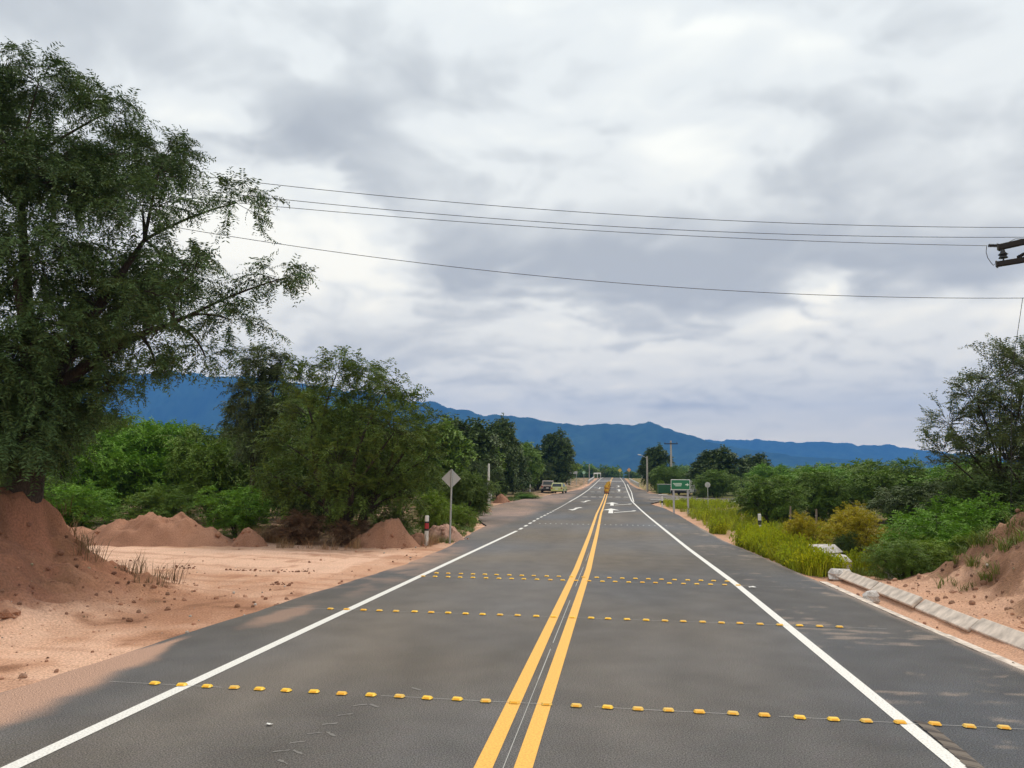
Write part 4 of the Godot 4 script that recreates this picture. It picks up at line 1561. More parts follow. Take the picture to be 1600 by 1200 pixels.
	mat("container_green", Color(0.02, 0.11, 0.045), 0.55)
	mat("drum_yellow", Color(0.72, 0.40, 0.03), 0.5)
	mat("drum_orange", Color(0.38, 0.13, 0.03), 0.5)
	mat("old_wood", Color(0.22, 0.17, 0.13), 0.9)
	mat("mud", Color(0.155, 0.130, 0.108), 0.95)
	mat("mud_dark", Color(0.072, 0.060, 0.054), 0.95)
	mat("print_pale", Color(0.175, 0.167, 0.156), 0.95)
	mat("litter_white", Color(0.75, 0.75, 0.73), 0.8)
	# leaves
	leaf_mat("leaf_mesquite", Color(0.080, 0.138, 0.048), 0.5)
	leaf_mat("leaf_olive", Color(0.112, 0.172, 0.030), 0.5)
	leaf_mat("leaf_bright", Color(0.140, 0.285, 0.026), 0.6)
	leaf_mat("leaf_dark", Color(0.068, 0.108, 0.026), 0.4)
	leaf_mat("leaf_mid", Color(0.128, 0.215, 0.028), 0.5)
	leaf_mat("leaf_grey", Color(0.098, 0.135, 0.050), 0.4)
	leaf_mat("leaf_yellow", Color(0.40, 0.33, 0.012), 0.5)
	leaf_mat("leaf_lime", Color(0.17, 0.26, 0.022), 0.6)
	leaf_mat("leaf_dry", Color(0.21, 0.13, 0.078), 0.2)
	leaf_mat("blade", Color(1, 1, 1), 0.4)


func drain() -> void:
	# precast concrete slabs along the far side of the ditch
	var o := thing("concrete_drain", Vector3(5.8, 0, -10), 0.0, "row of tilted concrete drain slabs along the right ditch", "drain")
	var d := 3.6
	var k := 0
	while d < 17.6:
		var len := 2.1 + rnd(-0.35, 0.35)
		var shift := interp(ASPHALT_RIGHT, d + len * 0.5) - 5.1
		var mb := MB.new()
		var tilt := 0.70 + rnd(-0.05, 0.05)
		var bs := Basis(Vector3(0, 1, 0), rnd(-0.02, 0.02)) * Basis(Vector3(0, 0, 1), tilt) * Basis(Vector3(1, 0, 0), rnd(-0.015, 0.015))
		mb.box(Vector3(5.88 + shift + rnd(-0.02, 0.02), 0.055 + rnd(-0.02, 0.02), -(d + len * 0.5)) - o.position, Vector3(0.24, 0.06, len - 0.014), 0.012, bs)
		part("slab", mb, M.concrete, o)
		d += len
	# the pale concrete lip along the asphalt
	d = 3.0
	while d < 17.0:
		var mb := MB.new()
		var e := d + 2.8
		var x0 := interp(ASPHALT_RIGHT, d)
		var x1 := interp(ASPHALT_RIGHT, e)
		var w := 0.15 + rnd(-0.02, 0.02)
		var p := [Vector3(x0 + 0.06, -0.012, -d), Vector3(x1 + 0.06, -0.012, -e + 0.01), Vector3(x1 + 0.06 + w, -0.02, -e + 0.01), Vector3(x0 + 0.06 + w, -0.02, -d)]
		for k2 in 4: p[k2] = p[k2] - o.position
		mb.face(p, p[0] - Vector3(0, 1, 0))
		for k2 in 4:
			var q0: Vector3 = p[k2]
			var q1: Vector3 = p[(k2 + 1) % 4]
			mb.face([q0, q1, q1 + Vector3(0, -0.12, 0), q0 + Vector3(0, -0.12, 0)], (p[0] + p[2]) * 0.5)
		part("lip", mb, M.concrete, o)
		d = e
	# broken slabs and pale boulders where the drain ends
	stones = [lump(1, 0.5), lump(2, 0.6), lump(5, 0.7), lump(9, 0.5)]
	for q in stones:
		clods.append(q.mesh(M.clod))
	var S := [[6.25, 21.2, 1.25, 0.62, 0.25, "big pale boulder at the end of the concrete drain", 0, 0.28], [6.2, 19.3, 0.7, 0.45, 0.7, "pale triangular block next to the big boulder", 1, 0.2], [5.85, 18.1, 0.75, 0.3, 1.3, "broken concrete slab lying in the ditch below the dark shrub", 2, 0.06], [5.42, 14.7, 0.36, 0.26, 0.4, "round grey stone lying against the drain slabs", 3, 0.08], [7.55, 19.6, 0.7, 0.4, 2.0, "pale stone half hidden among the shrubs behind the drain", 1, 0.1], [-7.3, 9.2, 0.28, 0.16, 0.3, "dark clod of earth at the foot of the bank", 2, 0.05]]
	for q in S:
		var st := MeshInstance3D.new()
		st.name = numbered("boulder" if q[2] > 0.3 else "earth_clod")
		st.mesh = stones[q[6]].mesh(M.rock if q[2] > 0.3 else M.heap_soil)
		add_child(st)
		st.position = Vector3(q[0], gh(q[0], q[1]) + q[7], -q[1])
		st.scale = Vector3(q[2], q[3] * 1.5, q[2] * 0.8)
		st.rotation.y = q[4]
		tag(st, q[5], "boulder" if q[2] > 0.3 else "clod", "loose stones by the road")
	# gravel and crumbs of earth on the verges
	var list := []
	for i in 1900:
		var d2 := 3.0 + pow(rng.randf(), 1.6) * 24.0
		var x := 0.0
		if rng.randf() < 0.62:
			x = interp(ASPHALT_LEFT, d2) - pow(rng.randf(), 1.8) * (5.0 if d2 < 15.0 else 8.0)
		else:
			x = interp(ASPHALT_RIGHT, d2) + pow(rng.randf(), 1.4) * 4.5
			if d2 > 19.0: continue
		var g := rnd(0.5, 1.15)
		var c := Color(0.40 * g, 0.215 * g, 0.14 * g) if rng.randf() < 0.8 else Color(0.5 * g, 0.45 * g, 0.4 * g)
		if rng.randf() < 0.05: c = Color(0.12, 0.06, 0.035)
		var s := 0.010 + pow(rng.randf(), 7.0) * 0.075
		list.append([Vector3(x, gh(x, d2) + s * 0.12, -d2), s, c])
	for i in 4200:
		var d2 := rnd(4.0, 17.5)
		var x := rnd(-11.0, -5.2)
		if i % 3 == 0:
			x = 6.1 + pow(rng.randf(), 1.3) * 5.0
		var hb := bank_left(x, d2) if x < 0.0 else bank_right(x, d2)
		if hb < 0.03 and rng.randf() < 0.93: continue
		if x < 0.0 and d2 > 14.0 and hb < 0.02: continue
		var g := rnd(0.45, 1.25)
		var c := ground_colour(x, d2) * Color(g, g * 0.96, g * 0.94)
		if rng.randf() < 0.06: c = Color(0.30 * g, 0.25 * g, 0.16 * g)
		var s := 0.02 + pow(rng.randf(), 6.0) * 0.10
		list.append([Vector3(x, gh(x, d2) + s * 0.1, -d2), s, c])
	for i in 700:
		var x := rnd(-11.5, -5.6)
		var q := 14.6 if rng.randf() < 0.65 else 16.9
		if nf.get_noise_1d(x * 60.0 + q * 100.0) < 0.0: continue
		var d2 := q + (x + 10.0) * -0.1 + nf.get_noise_1d(x * 12.0) * 0.5 + rng.randfn() * 0.12
		var s := 0.02 + pow(rng.randf(), 3.0) * 0.06
		list.append([Vector3(x, gh(x, d2) + s * 0.1, -d2), s, Color(0.20, 0.095, 0.058) * rnd(0.7, 1.3)])
	scatter("gravel", clods[0], list, "loose gravel and crumbs of earth along both verges", "gravel")


func plants() -> void:
	# ---- the big tree on the bank
	var base := Vector3(-9.6, 1.5, -11.7)
	var o := thing("mesquite_tree", base, 0.0, "huge feathery tree on the earth bank filling the left edge", "tree")
	var L := [[-11.01, 10.14, -12.8, 0.89], [-13.83, 10.44, -13.8, 1.32], [-8.95, 9.11, -12.3, 0.62], [-10.5, 8.38, -13.3, 1.16], [-8.27, 8.52, -13.1, 0.72], [-7.88, 6.93, -12.0, 0.89], [-6.45, 7.34, -12.8, 0.6], [-9.27, 5.9, -11.3, 1.08], [-9.78, 6.06, -14.0, 1.16], [-7.01, 5.8, -12.4, 0.81], [-5.55, 5.85, -13.0, 0.6], [-6.66, 5.13, -13.3, 0.64], [-7.35, 4.45, -11.8, 0.67], [-10.77, 4.59, -14.3, 1.06], [-9.3, 4.01, -11.0, 0.86], [-7.05, 4.35, -13.1, 0.45], [-9.75, 3.0, -11.6, 0.72], [-13.34, 7.19, -12.8, 1.56], [-14.54, 4.7, -13.8, 1.56], [-11.36, 3.37, -14.6, 0.63], [-10.9, 3.2, -12.0, 0.9], [-10.4, 7.3, -10.2, 1.0], [-10.0, 9.3, -14.6, 0.8], [-7.7, 4.0, -12.6, 0.5], [-8.4, 3.6, -12.2, 0.55], [-10.3, 2.7, -11.0, 0.6], [-8.9, 5.2, -12.6, 0.9], [-8.3, 6.3, -13.6, 0.8], [-12.0, 5.6, -11.4, 1.2], [-9.2, 2.6, -11.2, 0.7], [-9.9, 3.7, -10.6, 0.9], [-8.7, 4.6, -11.4, 0.8], [-10.6, 5.0, -11.0, 1.0], [-9.3, 7.4, -11.6, 0.9], [-11.6, 8.6, -12.2, 1.1], [-9.7, 8.0, -12.0, 0.8], [-7.4, 5.3, -11.6, 0.6], [-11.3, 2.5, -11.4, 0.8], [-12.4, 9.6, -12.4, 1.0], [-8.0, 7.9, -12.6, 0.6], [-11.8, 2.6, -13.4, 0.9], [-9.6, 2.5, -11.9, 0.7], [-9.3, 3.3, -12.0, 0.8], [-10.4, 3.6, -12.6, 0.9], [-9.0, 3.0, -11.4, 0.5]]
	var lobes := []
	for q in L:
		# the side over the road is thin and feathery, the heart of the crown is dense
		var airy := smoothstep(-9.6, -7.6, q[0]) if q[1] > 3.8 else 0.2
		lobes.append([Vector3(q[0], q[1], q[2]) - base, q[3] * lerpf(1.1, 1.28, airy), 0.66, lerpf(1.0, 0.40, airy)])
	var wood := MB.new()
	var fork := Vector3(0.15, 1.7, 0)
	wood.tube(bend(Vector3(0, -0.8, 0), fork, 0, 8, 0.15), [0.62, 0.46, 0.36, 0.31, 0.29, 0.28, 0.27, 0.27, 0.26], 14, false)
	# main limbs, then a limb to every lobe from the nearest main limb
	var mains := [Vector3(-1.2, 6.6, -0.6), Vector3(1.2, 5.2, -1.2), Vector3(2.2, 3.4, -0.8), Vector3(-3.0, 3.8, -1.2), Vector3(0.2, 3.8, 0.7), Vector3(0.0, 4.2, -2.4)]
	var nodes := [fork]
	for q in mains:
		var pts := bend(fork, q, 0.5, 8, 0.3)
		wood.tube(pts, taper(0.15, 0.04, 8), 8, false)
		nodes.append_array(pts.slice(3))
	for lb in lobes:
		var c: Vector3 = lb[0]
		var best: Vector3 = nodes[0]
		for q in nodes:
			if q.distance_to(c) < best.distance_to(c): best = q
		wood.tube(bend(best, c, lb[1] * 0.3, 6, 0.25), taper(0.038, 0.014, 6), 6, false)
	var tc := leafing(lobes, 70.0, 9, 1.05, 0.15, wood, 0.007, 0.28, 0.0, 1)
	part("trunk", wood, M.bark, o)
	mesh_node("crown", bake([spray(9, 0.34, 0.088, 0.021, 0.45, 101), spray(9, 0.30, 0.080, 0.021, 0.6, 102), spray(8, 0.26, 0.085, 0.022, 0.3, 103)], tc, M.leaf_mesquite), o)
	print("big crown sprays ", tc[0].size())

	# ---- patterns for the middle distance
	var s_mid := [spray(6, 0.42, 0.16, 0.045, 0.25, 1), spray(6, 0.36, 0.15, 0.05, 0.4, 2)]
	var s_small := [spray(7, 0.34, 0.12, 0.032, 0.25, 3), spray(6, 0.3, 0.11, 0.036, 0.35, 4)]
	var s_far := [spray(4, 0.6, 0.32, 0.14, 0.25, 5), spray(4, 0.5, 0.28, 0.15, 0.3, 6)]
	var hold := Node3D.new()
	# multi-stemmed tree in front of the thicket
	o = thing("multistem_tree", Vector3(-8.2, gh(-8.2, 24.4) - 0.05, -24.4), 0.0, "dark multi-stemmed tree standing between dirt track and diamond sign", "tree")
	var LB := [[-2.14, 5.54, -0.5, 0.81], [-0.53, 5.85, 0.3, 0.87], [0.29, 5.87, -0.6, 0.77], [1.36, 5.24, 0.5, 0.74], [1.81, 4.57, -0.3, 0.76], [-1.15, 4.26, 0.8, 1.05], [-0.07, 4.29, -0.8, 1.34], [1.79, 3.71, 1.0, 0.96], [2.36, 3.92, -0.4, 0.76], [-2.61, 3.37, -0.5, 0.89], [-0.11, 2.77, 1.0, 1.2], [0.97, 2.63, -1.0, 1.2], [2.5, 2.82, -0.2, 0.7], [-1.83, 1.91, 0, 1.0], [0.31, 1.63, 0.8, 1.0], [1.7, 1.64, -0.4, 0.85], [2.5, 2.31, -0.8, 0.5], [-2.53, 2.24, 0.5, 0.65], [-0.12, 2.18, -1.5, 1.22]]
	lobes = []
	for q in LB: lobes.append([Vector3(q[0], q[1], q[2]), q[3] * 1.05, 0.85])
	grow(o, lobes, Vector3(0, 2.6, 0), 0.14, {"stems": 5, "per": 52.0, "along": 7, "size": 1.0, "droop": 0.02, "sprays": s_small, "mat": M.leaf_olive, "tint": 0.24, "twig": 0.012, "every": 2})
	# slender tree behind the tips of the big one
	o = thing("slender_tree", Vector3(-13.8, gh(-13.8, 28.5), -28.5), 0.0, "slender open tree rising behind the drooping tips of the big tree", "tree")
	LB = [[-0.11, 6.97, 0, 0.83], [0.4, 5.97, -0.5, 0.84], [-0.18, 5.58, 0.5, 0.86], [0.17, 4.6, 0, 0.88], [0.71, 7.01, -0.3, 0.54], [-1.13, 4.66, -0.6, 0.75], [1.44, 4.81, 0.4, 0.62], [0.0, 3.6, 0.3, 0.8]]
	lobes = []
	for q in LB: lobes.append([Vector3(q[0], q[1], q[2]), q[3] * 1.1, 0.9])
	grow(o, lobes, Vector3(0, 3.4, 0), 0.13, {"per": 66.0, "along": 7, "size": 1.1, "droop": 0.2, "sprays": s_small, "mat": M.leaf_grey, "tint": 0.2, "every": 1})
	# wispy tree at the right edge
	o = thing("wispy_tree", Vector3(12.9, gh(12.9, 24.0), -24.0), 0.0, "wispy fine-leaved tree against the sky at the right edge", "tree")
	LB = [[-0.51, 5.33, 0, 0.75], [0.49, 5.71, -0.5, 0.85], [-1.5, 4.68, 0.5, 0.69], [-1.93, 4.0, -0.3, 0.63], [-0.7, 3.83, -0.6, 0.9], [-0.46, 4.06, 0.8, 1.01], [-2.46, 3.06, 0.4, 0.53], [-1.37, 2.82, -0.5, 0.77], [-0.8, 2.76, 0.6, 0.98], [1.1, 4.98, -0.4, 1.17], [0.91, 2.99, 0, 1.25], [0.54, 2.06, -0.8, 1.19], [2.4, 4.2, 0.2, 1.2]]
	lobes = []
	for q in LB: lobes.append([Vector3(q[0], q[1] + 0.4, q[2]), q[3] * 1.15, 0.9])
	grow(o, lobes, Vector3(0.3, 2.2, 0), 0.10, {"stems": 3, "per": 44.0, "along": 7, "size": 0.95, "droop": -0.12, "upright": 0.5, "sprays": [spray(7, 0.36, 0.10, 0.032, 0.0, 7), spray(7, 0.32, 0.09, 0.034, 0.05, 8)], "mat": M.leaf_grey, "tint": 0.2, "twig": 0.012, "every": 1})
	# patterns
	var P := {}
	for k in 3:
		var p := Node3D.new()
		hold.add_child(p)
		grow(p, random_lobes(17, 5.6, 4.4, 0.9), Vector3(0, 1.6, 0), 0.14, {"stems": 3, "per": 30.0, "along": 5, "size": 1.15, "droop": 0.08, "sprays": s_mid, "mat": M.leaf_mid, "tint": 0.2, "every": 3})
		P["round%d" % k] = p
	for k in 2:
		var p := Node3D.new()
		hold.add_child(p)
		grow(p, random_lobes(20, 8.0, 8.6, 1.6, 0.62), Vector3(0, 3.2, 0), 0.24, {"per": 14.0, "along": 5, "size": 1.25, "droop": 0.08, "sprays": s_far, "mat": M.leaf_dark, "tint": 0.22, "every": 4, "twig": 0.02})
		P["tall%d" % k] = p
	for k in 3:
		var p := Node3D.new()
		hold.add_child(p)
		grow(p, random_lobes(16, 2.2, 1.7, 0.22), Vector3(0, 0.5, 0), 0.035, {"stems": 4, "per": 150.0, "along": 4, "size": 0.62, "droop": 0.0, "upright": 0.3, "sprays": s_small, "mat": M.leaf_mid, "tint": 0.2, "every": 3, "twig": 0.006})
		P["shrub%d" % k] = p
	for k in 2:
		var p := Node3D.new()
		hold.add_child(p)
		grow(p, random_lobes(12, 7.0, 5.0, 1.0, 0.6), Vector3(0, 1.6, 0), 0.2, {"per": 6.0, "along": 4, "size": 1.5, "droop": 0.06, "sprays": s_far, "mat": M.leaf_mid, "tint": 0.22, "every": 6, "twig": 0.02})
		P["far%d" % k] = p
	var gr_l := "thicket behind the dirt track"
	var gr_t := "dark trees along the left verge"
	var gr_r := "scrub trees right of the road"
	var gr_b := "shrubs on the right verge"
	# [pattern, name, x, d, height, width, pattern height, pattern width, leaf, label, category, group]
	var T := [
		["round0", "thicket_tree", -21.8, 34, 5.2, 6.6, "leaf_bright", "bright green thicket tree under the gap showing the mountain", gr_l],
		["round1", "thicket_tree", -24.0, 31, 5.3, 5.4, "leaf_bright", "leafy green thicket tree behind the big tree's trunk", gr_l],
		["round2", "thicket_tree", -17.4, 32, 4.7, 5.2, "leaf_mid", "green thicket tree left of the slender open tree", gr_l],
		["round0", "thicket_tree", -16.6, 38, 7.4, 6.4, "leaf_mid", "taller thicket tree behind the slender open tree", gr_l],
		["round1", "thicket_tree", -12.4, 31, 4.4, 5.0, "leaf_mid", "green thicket tree just left of the multi-stemmed tree", gr_l],
		["round2", "thicket_tree", -11.6, 33, 6.0, 6.0, "leaf_mid", "shaded thicket tree behind the multi-stemmed tree", gr_l],
		["round0", "thicket_tree", -27.5, 38, 6.0, 7.0, "leaf_mid", "thicket tree farthest back behind the big trunk", gr_l],
		["round1", "thicket_tree", -21.0, 43, 6.0, 7.6, "leaf_mid", "pale crown above the middle of the thicket", gr_l],
		["round2", "thicket_tree", -30.5, 47, 6.0, 8.0, "leaf_bright", "pale crown above the left end of the thicket", gr_l],
		["shrub0", "thicket_shrub", -19.2, 25.2, 2.1, 4.2, "leaf_bright", "low bright shrub behind the left end of the earth ridge", gr_l],
		["shrub1", "thicket_shrub", -16.2, 26.0, 1.9, 3.4, "leaf_mid", "low shrub behind the long reddish earth heap", gr_l],
		["shrub2", "thicket_shrub", -12.8, 25.6, 2.0, 3.6, "leaf_bright", "low glossy shrub right of the long earth heap", gr_l],
		["shrub0", "thicket_shrub", -10.6, 26.4, 2.2, 3.0, "leaf_dark", "dark shrub beneath the multi-stemmed tree's left side", gr_l],
		["shrub1", "thicket_shrub", -22.6, 27.2, 2.4, 4.4, "leaf_mid", "low shrub half hidden by the big tree's bank", gr_l],
		["shrub2", "thicket_shrub", -6.6, 29.5, 1.9, 2.4, "leaf_lime", "light green shrub behind the red banded marker post", gr_l],
		["shrub1", "dry_brush", -9.6, 23.6, 1.1, 2.2, "leaf_dry", "dry brown brush at the left foot of the multi-stemmed tree", gr_l],
		["shrub0", "dry_brush", -7.9, 23.5, 0.9, 1.9, "leaf_dry", "dry brown brush in front of the multi-stemmed tree's stems", gr_l],
		["shrub2", "thicket_shrub", -6.9, 25.2, 1.3, 2.0, "leaf_olive", "olive shrub at the right foot of the multi-stemmed tree", gr_l],
		["round1", "verge_tree", -7.3, 39.5, 3.0, 3.4, "leaf_olive", "small olive tree behind the diamond sign", gr_t],
		["shrub0", "verge_shrub", -6.3, 33.5, 1.2, 2.0, "leaf_lime", "yellow-green shrub at the edge of the paved bay", gr_t],
		["shrub1", "verge_shrub", -7.9, 45.0, 1.3, 2.4, "leaf_bright", "small bright shrub past the diamond sign", gr_t],
		["tall0", "verge_tree", -13.6, 58, 7.6, 6.4, "leaf_mid", "tree right of the multi-stemmed tree, below the ridge", gr_t],
		["tall1", "verge_tree", -14.8, 73, 9.0, 10.0, "leaf_dark", "broad dark tree behind the slender white post", gr_t],
		["tall0", "verge_tree", -13.6, 90, 10.6, 6.8, "leaf_dark", "tallest lumpy dark crown against the mountain", gr_t],
		["tall1", "verge_tree", -15.8, 84, 8.8, 9.0, "leaf_mid", "wide crown between the white post and the tallest crown", gr_t],
		["tall1", "verge_tree", -14.6, 104, 8.2, 8.0, "leaf_dark", "dark tree above the beige pickup", gr_t],
		["tall1", "verge_tree", -14.2, 119, 8.6, 8.4, "leaf_mid", "rounded crown right above the beige pickup's cab", gr_t],
		["tall0", "verge_tree", -17.2, 98, 9.4, 8.6, "leaf_mid", "tall crown just behind the tallest lumpy one", gr_t],
		["round2", "verge_tree", -12.6, 126, 5.0, 7.0, "leaf_dark", "low shady tree between pickup and lone rounded tree", gr_t],
		["tall0", "verge_tree", -10.2, 133, 11.2, 8.6, "leaf_dark", "dark rounded tree standing alone where the left verge ends", gr_t],
		["round2", "verge_tree", -12.0, 66, 4.2, 5.0, "leaf_dark", "low dark crown over the small white board", gr_t],
		["round0", "verge_tree", -19.5, 64, 7.2, 8.0, "leaf_mid", "crown filling the dip left of the broad dark tree", gr_t],
		["shrub2", "verge_shrub", -9.3, 84.5, 0.7, 3.6, "leaf_bright", "flat green clump before the parked vehicles", gr_t],
		["shrub0", "verge_shrub", -10.2, 88.0, 0.8, 3.0, "leaf_mid", "flat green clump behind the first one by the parked vehicles", gr_t],
		["round1", "crest_tree", -12.5, 190, 6.5, 9.0, "leaf_lime", "light green tree behind the pale board on two legs", gr_t],
		["round2", "scrub_tree", 9.9, 46, 3.1, 4.8, "leaf_mid", "rounded grey-green tree behind the black and white marker post", gr_r],
		["round0", "scrub_tree", 13.6, 50, 3.4, 5.6, "leaf_mid", "rounded tree right of the first one behind the marker", gr_r],
		["round1", "scrub_tree", 16.0, 57, 4.0, 7.2, "leaf_bright", "broad bright tree in the middle of the right thicket", gr_r],
		["round2", "scrub_tree", 18.2, 50, 4.1, 6.4, "leaf_mid", "scrub tree above the yellow flowering bush", gr_r],
		["round0", "scrub_tree", 20.5, 44, 4.4, 6.6, "leaf_bright", "bright scrub tree left of the wispy tree", gr_r],
		["round1", "scrub_tree", 14.8, 36, 3.0, 5.2, "leaf_dark", "dark low tree right behind the flowering bush", gr_r],
		["round2", "scrub_tree", 18.0, 37, 3.6, 5.6, "leaf_mid", "low tree just left of the wispy tree's foot", gr_r],
		["tall0", "scrub_tree", 15.0, 110, 7.4, 9.0, "leaf_dark", "broad dark crown above the green sign's right side", gr_r],
		["tall1", "scrub_tree", 21.6, 115, 6.6, 6.4, "leaf_dark", "dark crown at the right end of the far group", gr_r],
		["round1", "scrub_tree", 8.9, 121, 4.8, 6.6, "leaf_mid", "light crown just behind the green container", gr_r],
		["tall0", "scrub_tree", 7.6, 134, 8.6, 6.6, "leaf_dark", "dark tree right behind the street lamp", gr_r],
		["round0", "scrub_tree", 13.5, 98, 3.8, 6.6, "leaf_mid", "tree behind the white van", gr_r],
		["round2", "scrub_tree", 19.0, 92, 4.4, 7.4, "leaf_bright", "bright crown below the dark far group", gr_r],
		["round1", "scrub_tree", 24.5, 84, 4.6, 8.0, "leaf_mid", "wide crown right of the side road", gr_r],
		["shrub0", "flowering_bush", 7.55, 22.4, 2.0, 2.3, "leaf_yellow", "bush covered with yellow flowers behind the drain's end", gr_b],
		["shrub1", "flowering_bush", 6.6, 24.6, 1.4, 1.7, "leaf_yellow", "smaller yellow flowering bush left of the larger one", gr_b],
		["shrub2", "verge_shrub", 8.6, 20.4, 1.9, 3.2, "leaf_bright", "bright green bush right of the flowering bush", gr_b],
		["shrub0", "verge_shrub", 10.4, 21.6, 2.3, 3.6, "leaf_bright", "green bush at the foot of the wispy tree", gr_b],
		["shrub1", "verge_shrub", 9.3, 18.9, 1.3, 1.9, "leaf_lime", "light green bush at the top of the right bank", gr_b],
		["shrub2", "verge_shrub", 7.0, 17.5, 1.0, 1.7, "leaf_mid", "dark green shrub leaning over the concrete drain", gr_b],
		["shrub0", "verge_shrub", 7.9, 18.6, 1.1, 1.8, "leaf_lime", "small light shrub right of the one over the drain", gr_b],
		["shrub1", "verge_shrub", 7.0, 21.6, 1.1, 1.0, "leaf_dark", "dark upright shrub beside the big pale boulder", gr_b],
		["round1", "verge_shrub", 11.4, 23.0, 3.1, 4.0, "leaf_dark", "dense dark bush under the wispy tree", gr_b],
		["round2", "verge_shrub", 14.6, 24.5, 3.4, 4.4, "leaf_dark", "dense dark bush cut by the right edge", gr_b],
		["shrub2", "island_shrub", 7.4, 113, 2.2, 2.0, "leaf_lime", "yellowish bush beside the street lamp", gr_r],
		["shrub0", "island_shrub", 11.4, 96, 1.1, 2.6, "leaf_olive", "low olive shrub right of the white van", gr_r],
	]
	var PH := {"round": Vector2(4.75, 6.2), "tall": Vector2(9.2, 9.0), "shrub": Vector2(1.85, 2.45), "far": Vector2(5.6, 7.6)}
	for t in T:
		var ph: Vector2 = PH[String(t[0]).rstrip("0123456789")]
		var cat: String = "tree" if String(t[1]).ends_with("tree") else ("bush" if String(t[1]).ends_with("bush") else ("brush" if String(t[1]).ends_with("brush") else "shrub"))
		tree_copy(P[t[0]], false, t[1], Vector3(t[2], gh(t[2], t[3]) - 0.05, -t[3]), rnd(0, TAU), Vector3(t[5] / ph.y, t[4] / ph.x, t[5] / ph.y), M[t[6]], t[7], cat, t[8])
	# ---- the wood that runs on to the foot of the mountains, one mass
	var lists := [[[], []], [[], []]]
	var tries := 0
	while lists[0][0].size() + lists[1][0].size() < 1500 and tries < 20000:
		tries += 1
		var d := 60.0 + pow(rng.randf(), 1.7) * 1100.0
		var sx := -1.0 if rng.randf() < 0.5 else 1.0
		var x := sx * (pow(rng.randf(), 1.2) * (d * 0.95 + 20.0) + 9.0)
		if sx < 0.0 and x > -16.0 - smoothstep(160.0, 60.0, d) * 8.0 and d < 170.0: continue
		if sx > 0.0 and (side_road(x, d) or side_road(x, d + 6.0) or side_road(x, d - 6.0)): continue
		if sx > 0.0 and d < 128.0 and x < 28.0: continue
		if d < 330.0 and absf(x + 1.0) < 10.0 + d * 0.012: continue
		var s := rnd(0.7, 1.15) * (1.0 + 0.25 * smoothstep(250, 600, d))
		if sx > 0.0: s *= 0.8
		var which := rng.randi() % 2
		lists[which][0].append(Transform3D(Basis(Vector3.UP, rnd(0, TAU)).scaled(Vector3(s * rnd(0.9, 1.3), s * rnd(0.8, 1.15), s * rnd(0.9, 1.3))), Vector3(x, gh(x, d) - 0.2, -d)))
		var g := rnd(0.75, 1.25)
		lists[which][1].append(Color(g * rnd(0.75, 1.15), g, g * rnd(0.8, 1.1)))
	# trees closing the view where the road goes over the crest
	for q in 46:
		var d := rnd(345.0, 420.0)
		var x := rnd(-40.0, 40.0)
		lists[q % 2][0].append(Transform3D(Basis(Vector3.UP, rnd(0, TAU)).scaled(Vector3.ONE * rnd(0.9, 1.5)), Vector3(x, prof(d) - 0.6, -d)))
		lists[q % 2][1].append(Color(rnd(0.9, 1.4), rnd(0.9, 1.15), rnd(0.7, 1.0)))
	for q in 2:
		var crown: Mesh = null
		for ch in P["far%d" % q].get_children():
			if String(ch.name) == "crown": crown = ch.mesh
		var w := crown_multi("distant_woodland", crown, lists[q], self)
		tag(w, ["distant scrub woodland spreading to the foot of the mountains", "scrub woodland mass behind the roadside trees"][q], "woodland", "", "stuff")
	hold.free()
	# ---- weeds and grass
	var weed := tuft(18, 0.46, 0.020, 0.6, 1, true).mesh(M.blade, true)
	var grass := tuft(22, 0.22, 0.012, 1.1, 2).mesh(M.blade, true)
	var dead := tuft(14, 0.36, 0.009, 1.1, 3).mesh(M.blade, true)
	grass_patch("yellow_weeds", weed, 1700, func():
		var d := rnd(18.6, 34.0)
		var x := interp(ASPHALT_RIGHT, d) + rnd(0.1, 0.5) + pow(rng.randf(), 1.2) * (2.2 if d > 20.5 else 0.7)
		if d > 27.0 and d < 32.0 and x < 6.3 + 1.6 * nf.get_noise_2d(x * 20.0, d * 20.0) + rnd(-0.3, 0.3): return null
		if d > 18.9 and d < 22.6 and x > 5.55 and x < 6.9: return null
		if nf.get_noise_2d(x * 22.0, d * 12.0) < -0.22: return null
		return Vector2(x, d), Color(0.34, 0.38, 0.022), 0.35, "tall yellow-green weeds around the black and white marker post")
	grass_patch("island_weeds", weed, 900, func():
		var d := rnd(36.0, 80.0)
		var x := rnd(5.2, 12.0)
		if x < interp(ASPHALT_RIGHT, d) + rnd(0.5, 1.1) or d > side_near(x) - 1.0: return null
		if nf.get_noise_2d(x * 12.0, d * 6.0) < -0.25: return null
		return Vector2(x, d), Color(0.32, 0.37, 0.022), 0.35, "yellow-green weeds around the green direction sign")
	grass_patch("bank_weeds", grass, 520, func():
		var d := rnd(8.0, 19.5)
		var x := rnd(6.6, 12.5)
		if nf.get_noise_2d(x * 16.0 + 40.0, d * 16.0) < 0.06: return null
		return Vector2(x, d), Color(0.13, 0.17, 0.03), 0.35, "green weeds sprouting on the right earth bank")
	grass_patch("dry_weeds", dead, 620, func():
		var d := rnd(21.8, 25.5)
		var x := rnd(-11.5, -5.2)
		if nf.get_noise_2d(x * 14.0, d * 14.0 + 9.0) < rnd(-0.2, 0.25): return null
		if x > -7.0 and d < 23.6: return null
		return Vector2(x, d), Color(0.30, 0.19, 0.10), 0.4, "dry brown weeds under the multi-stemmed tree")
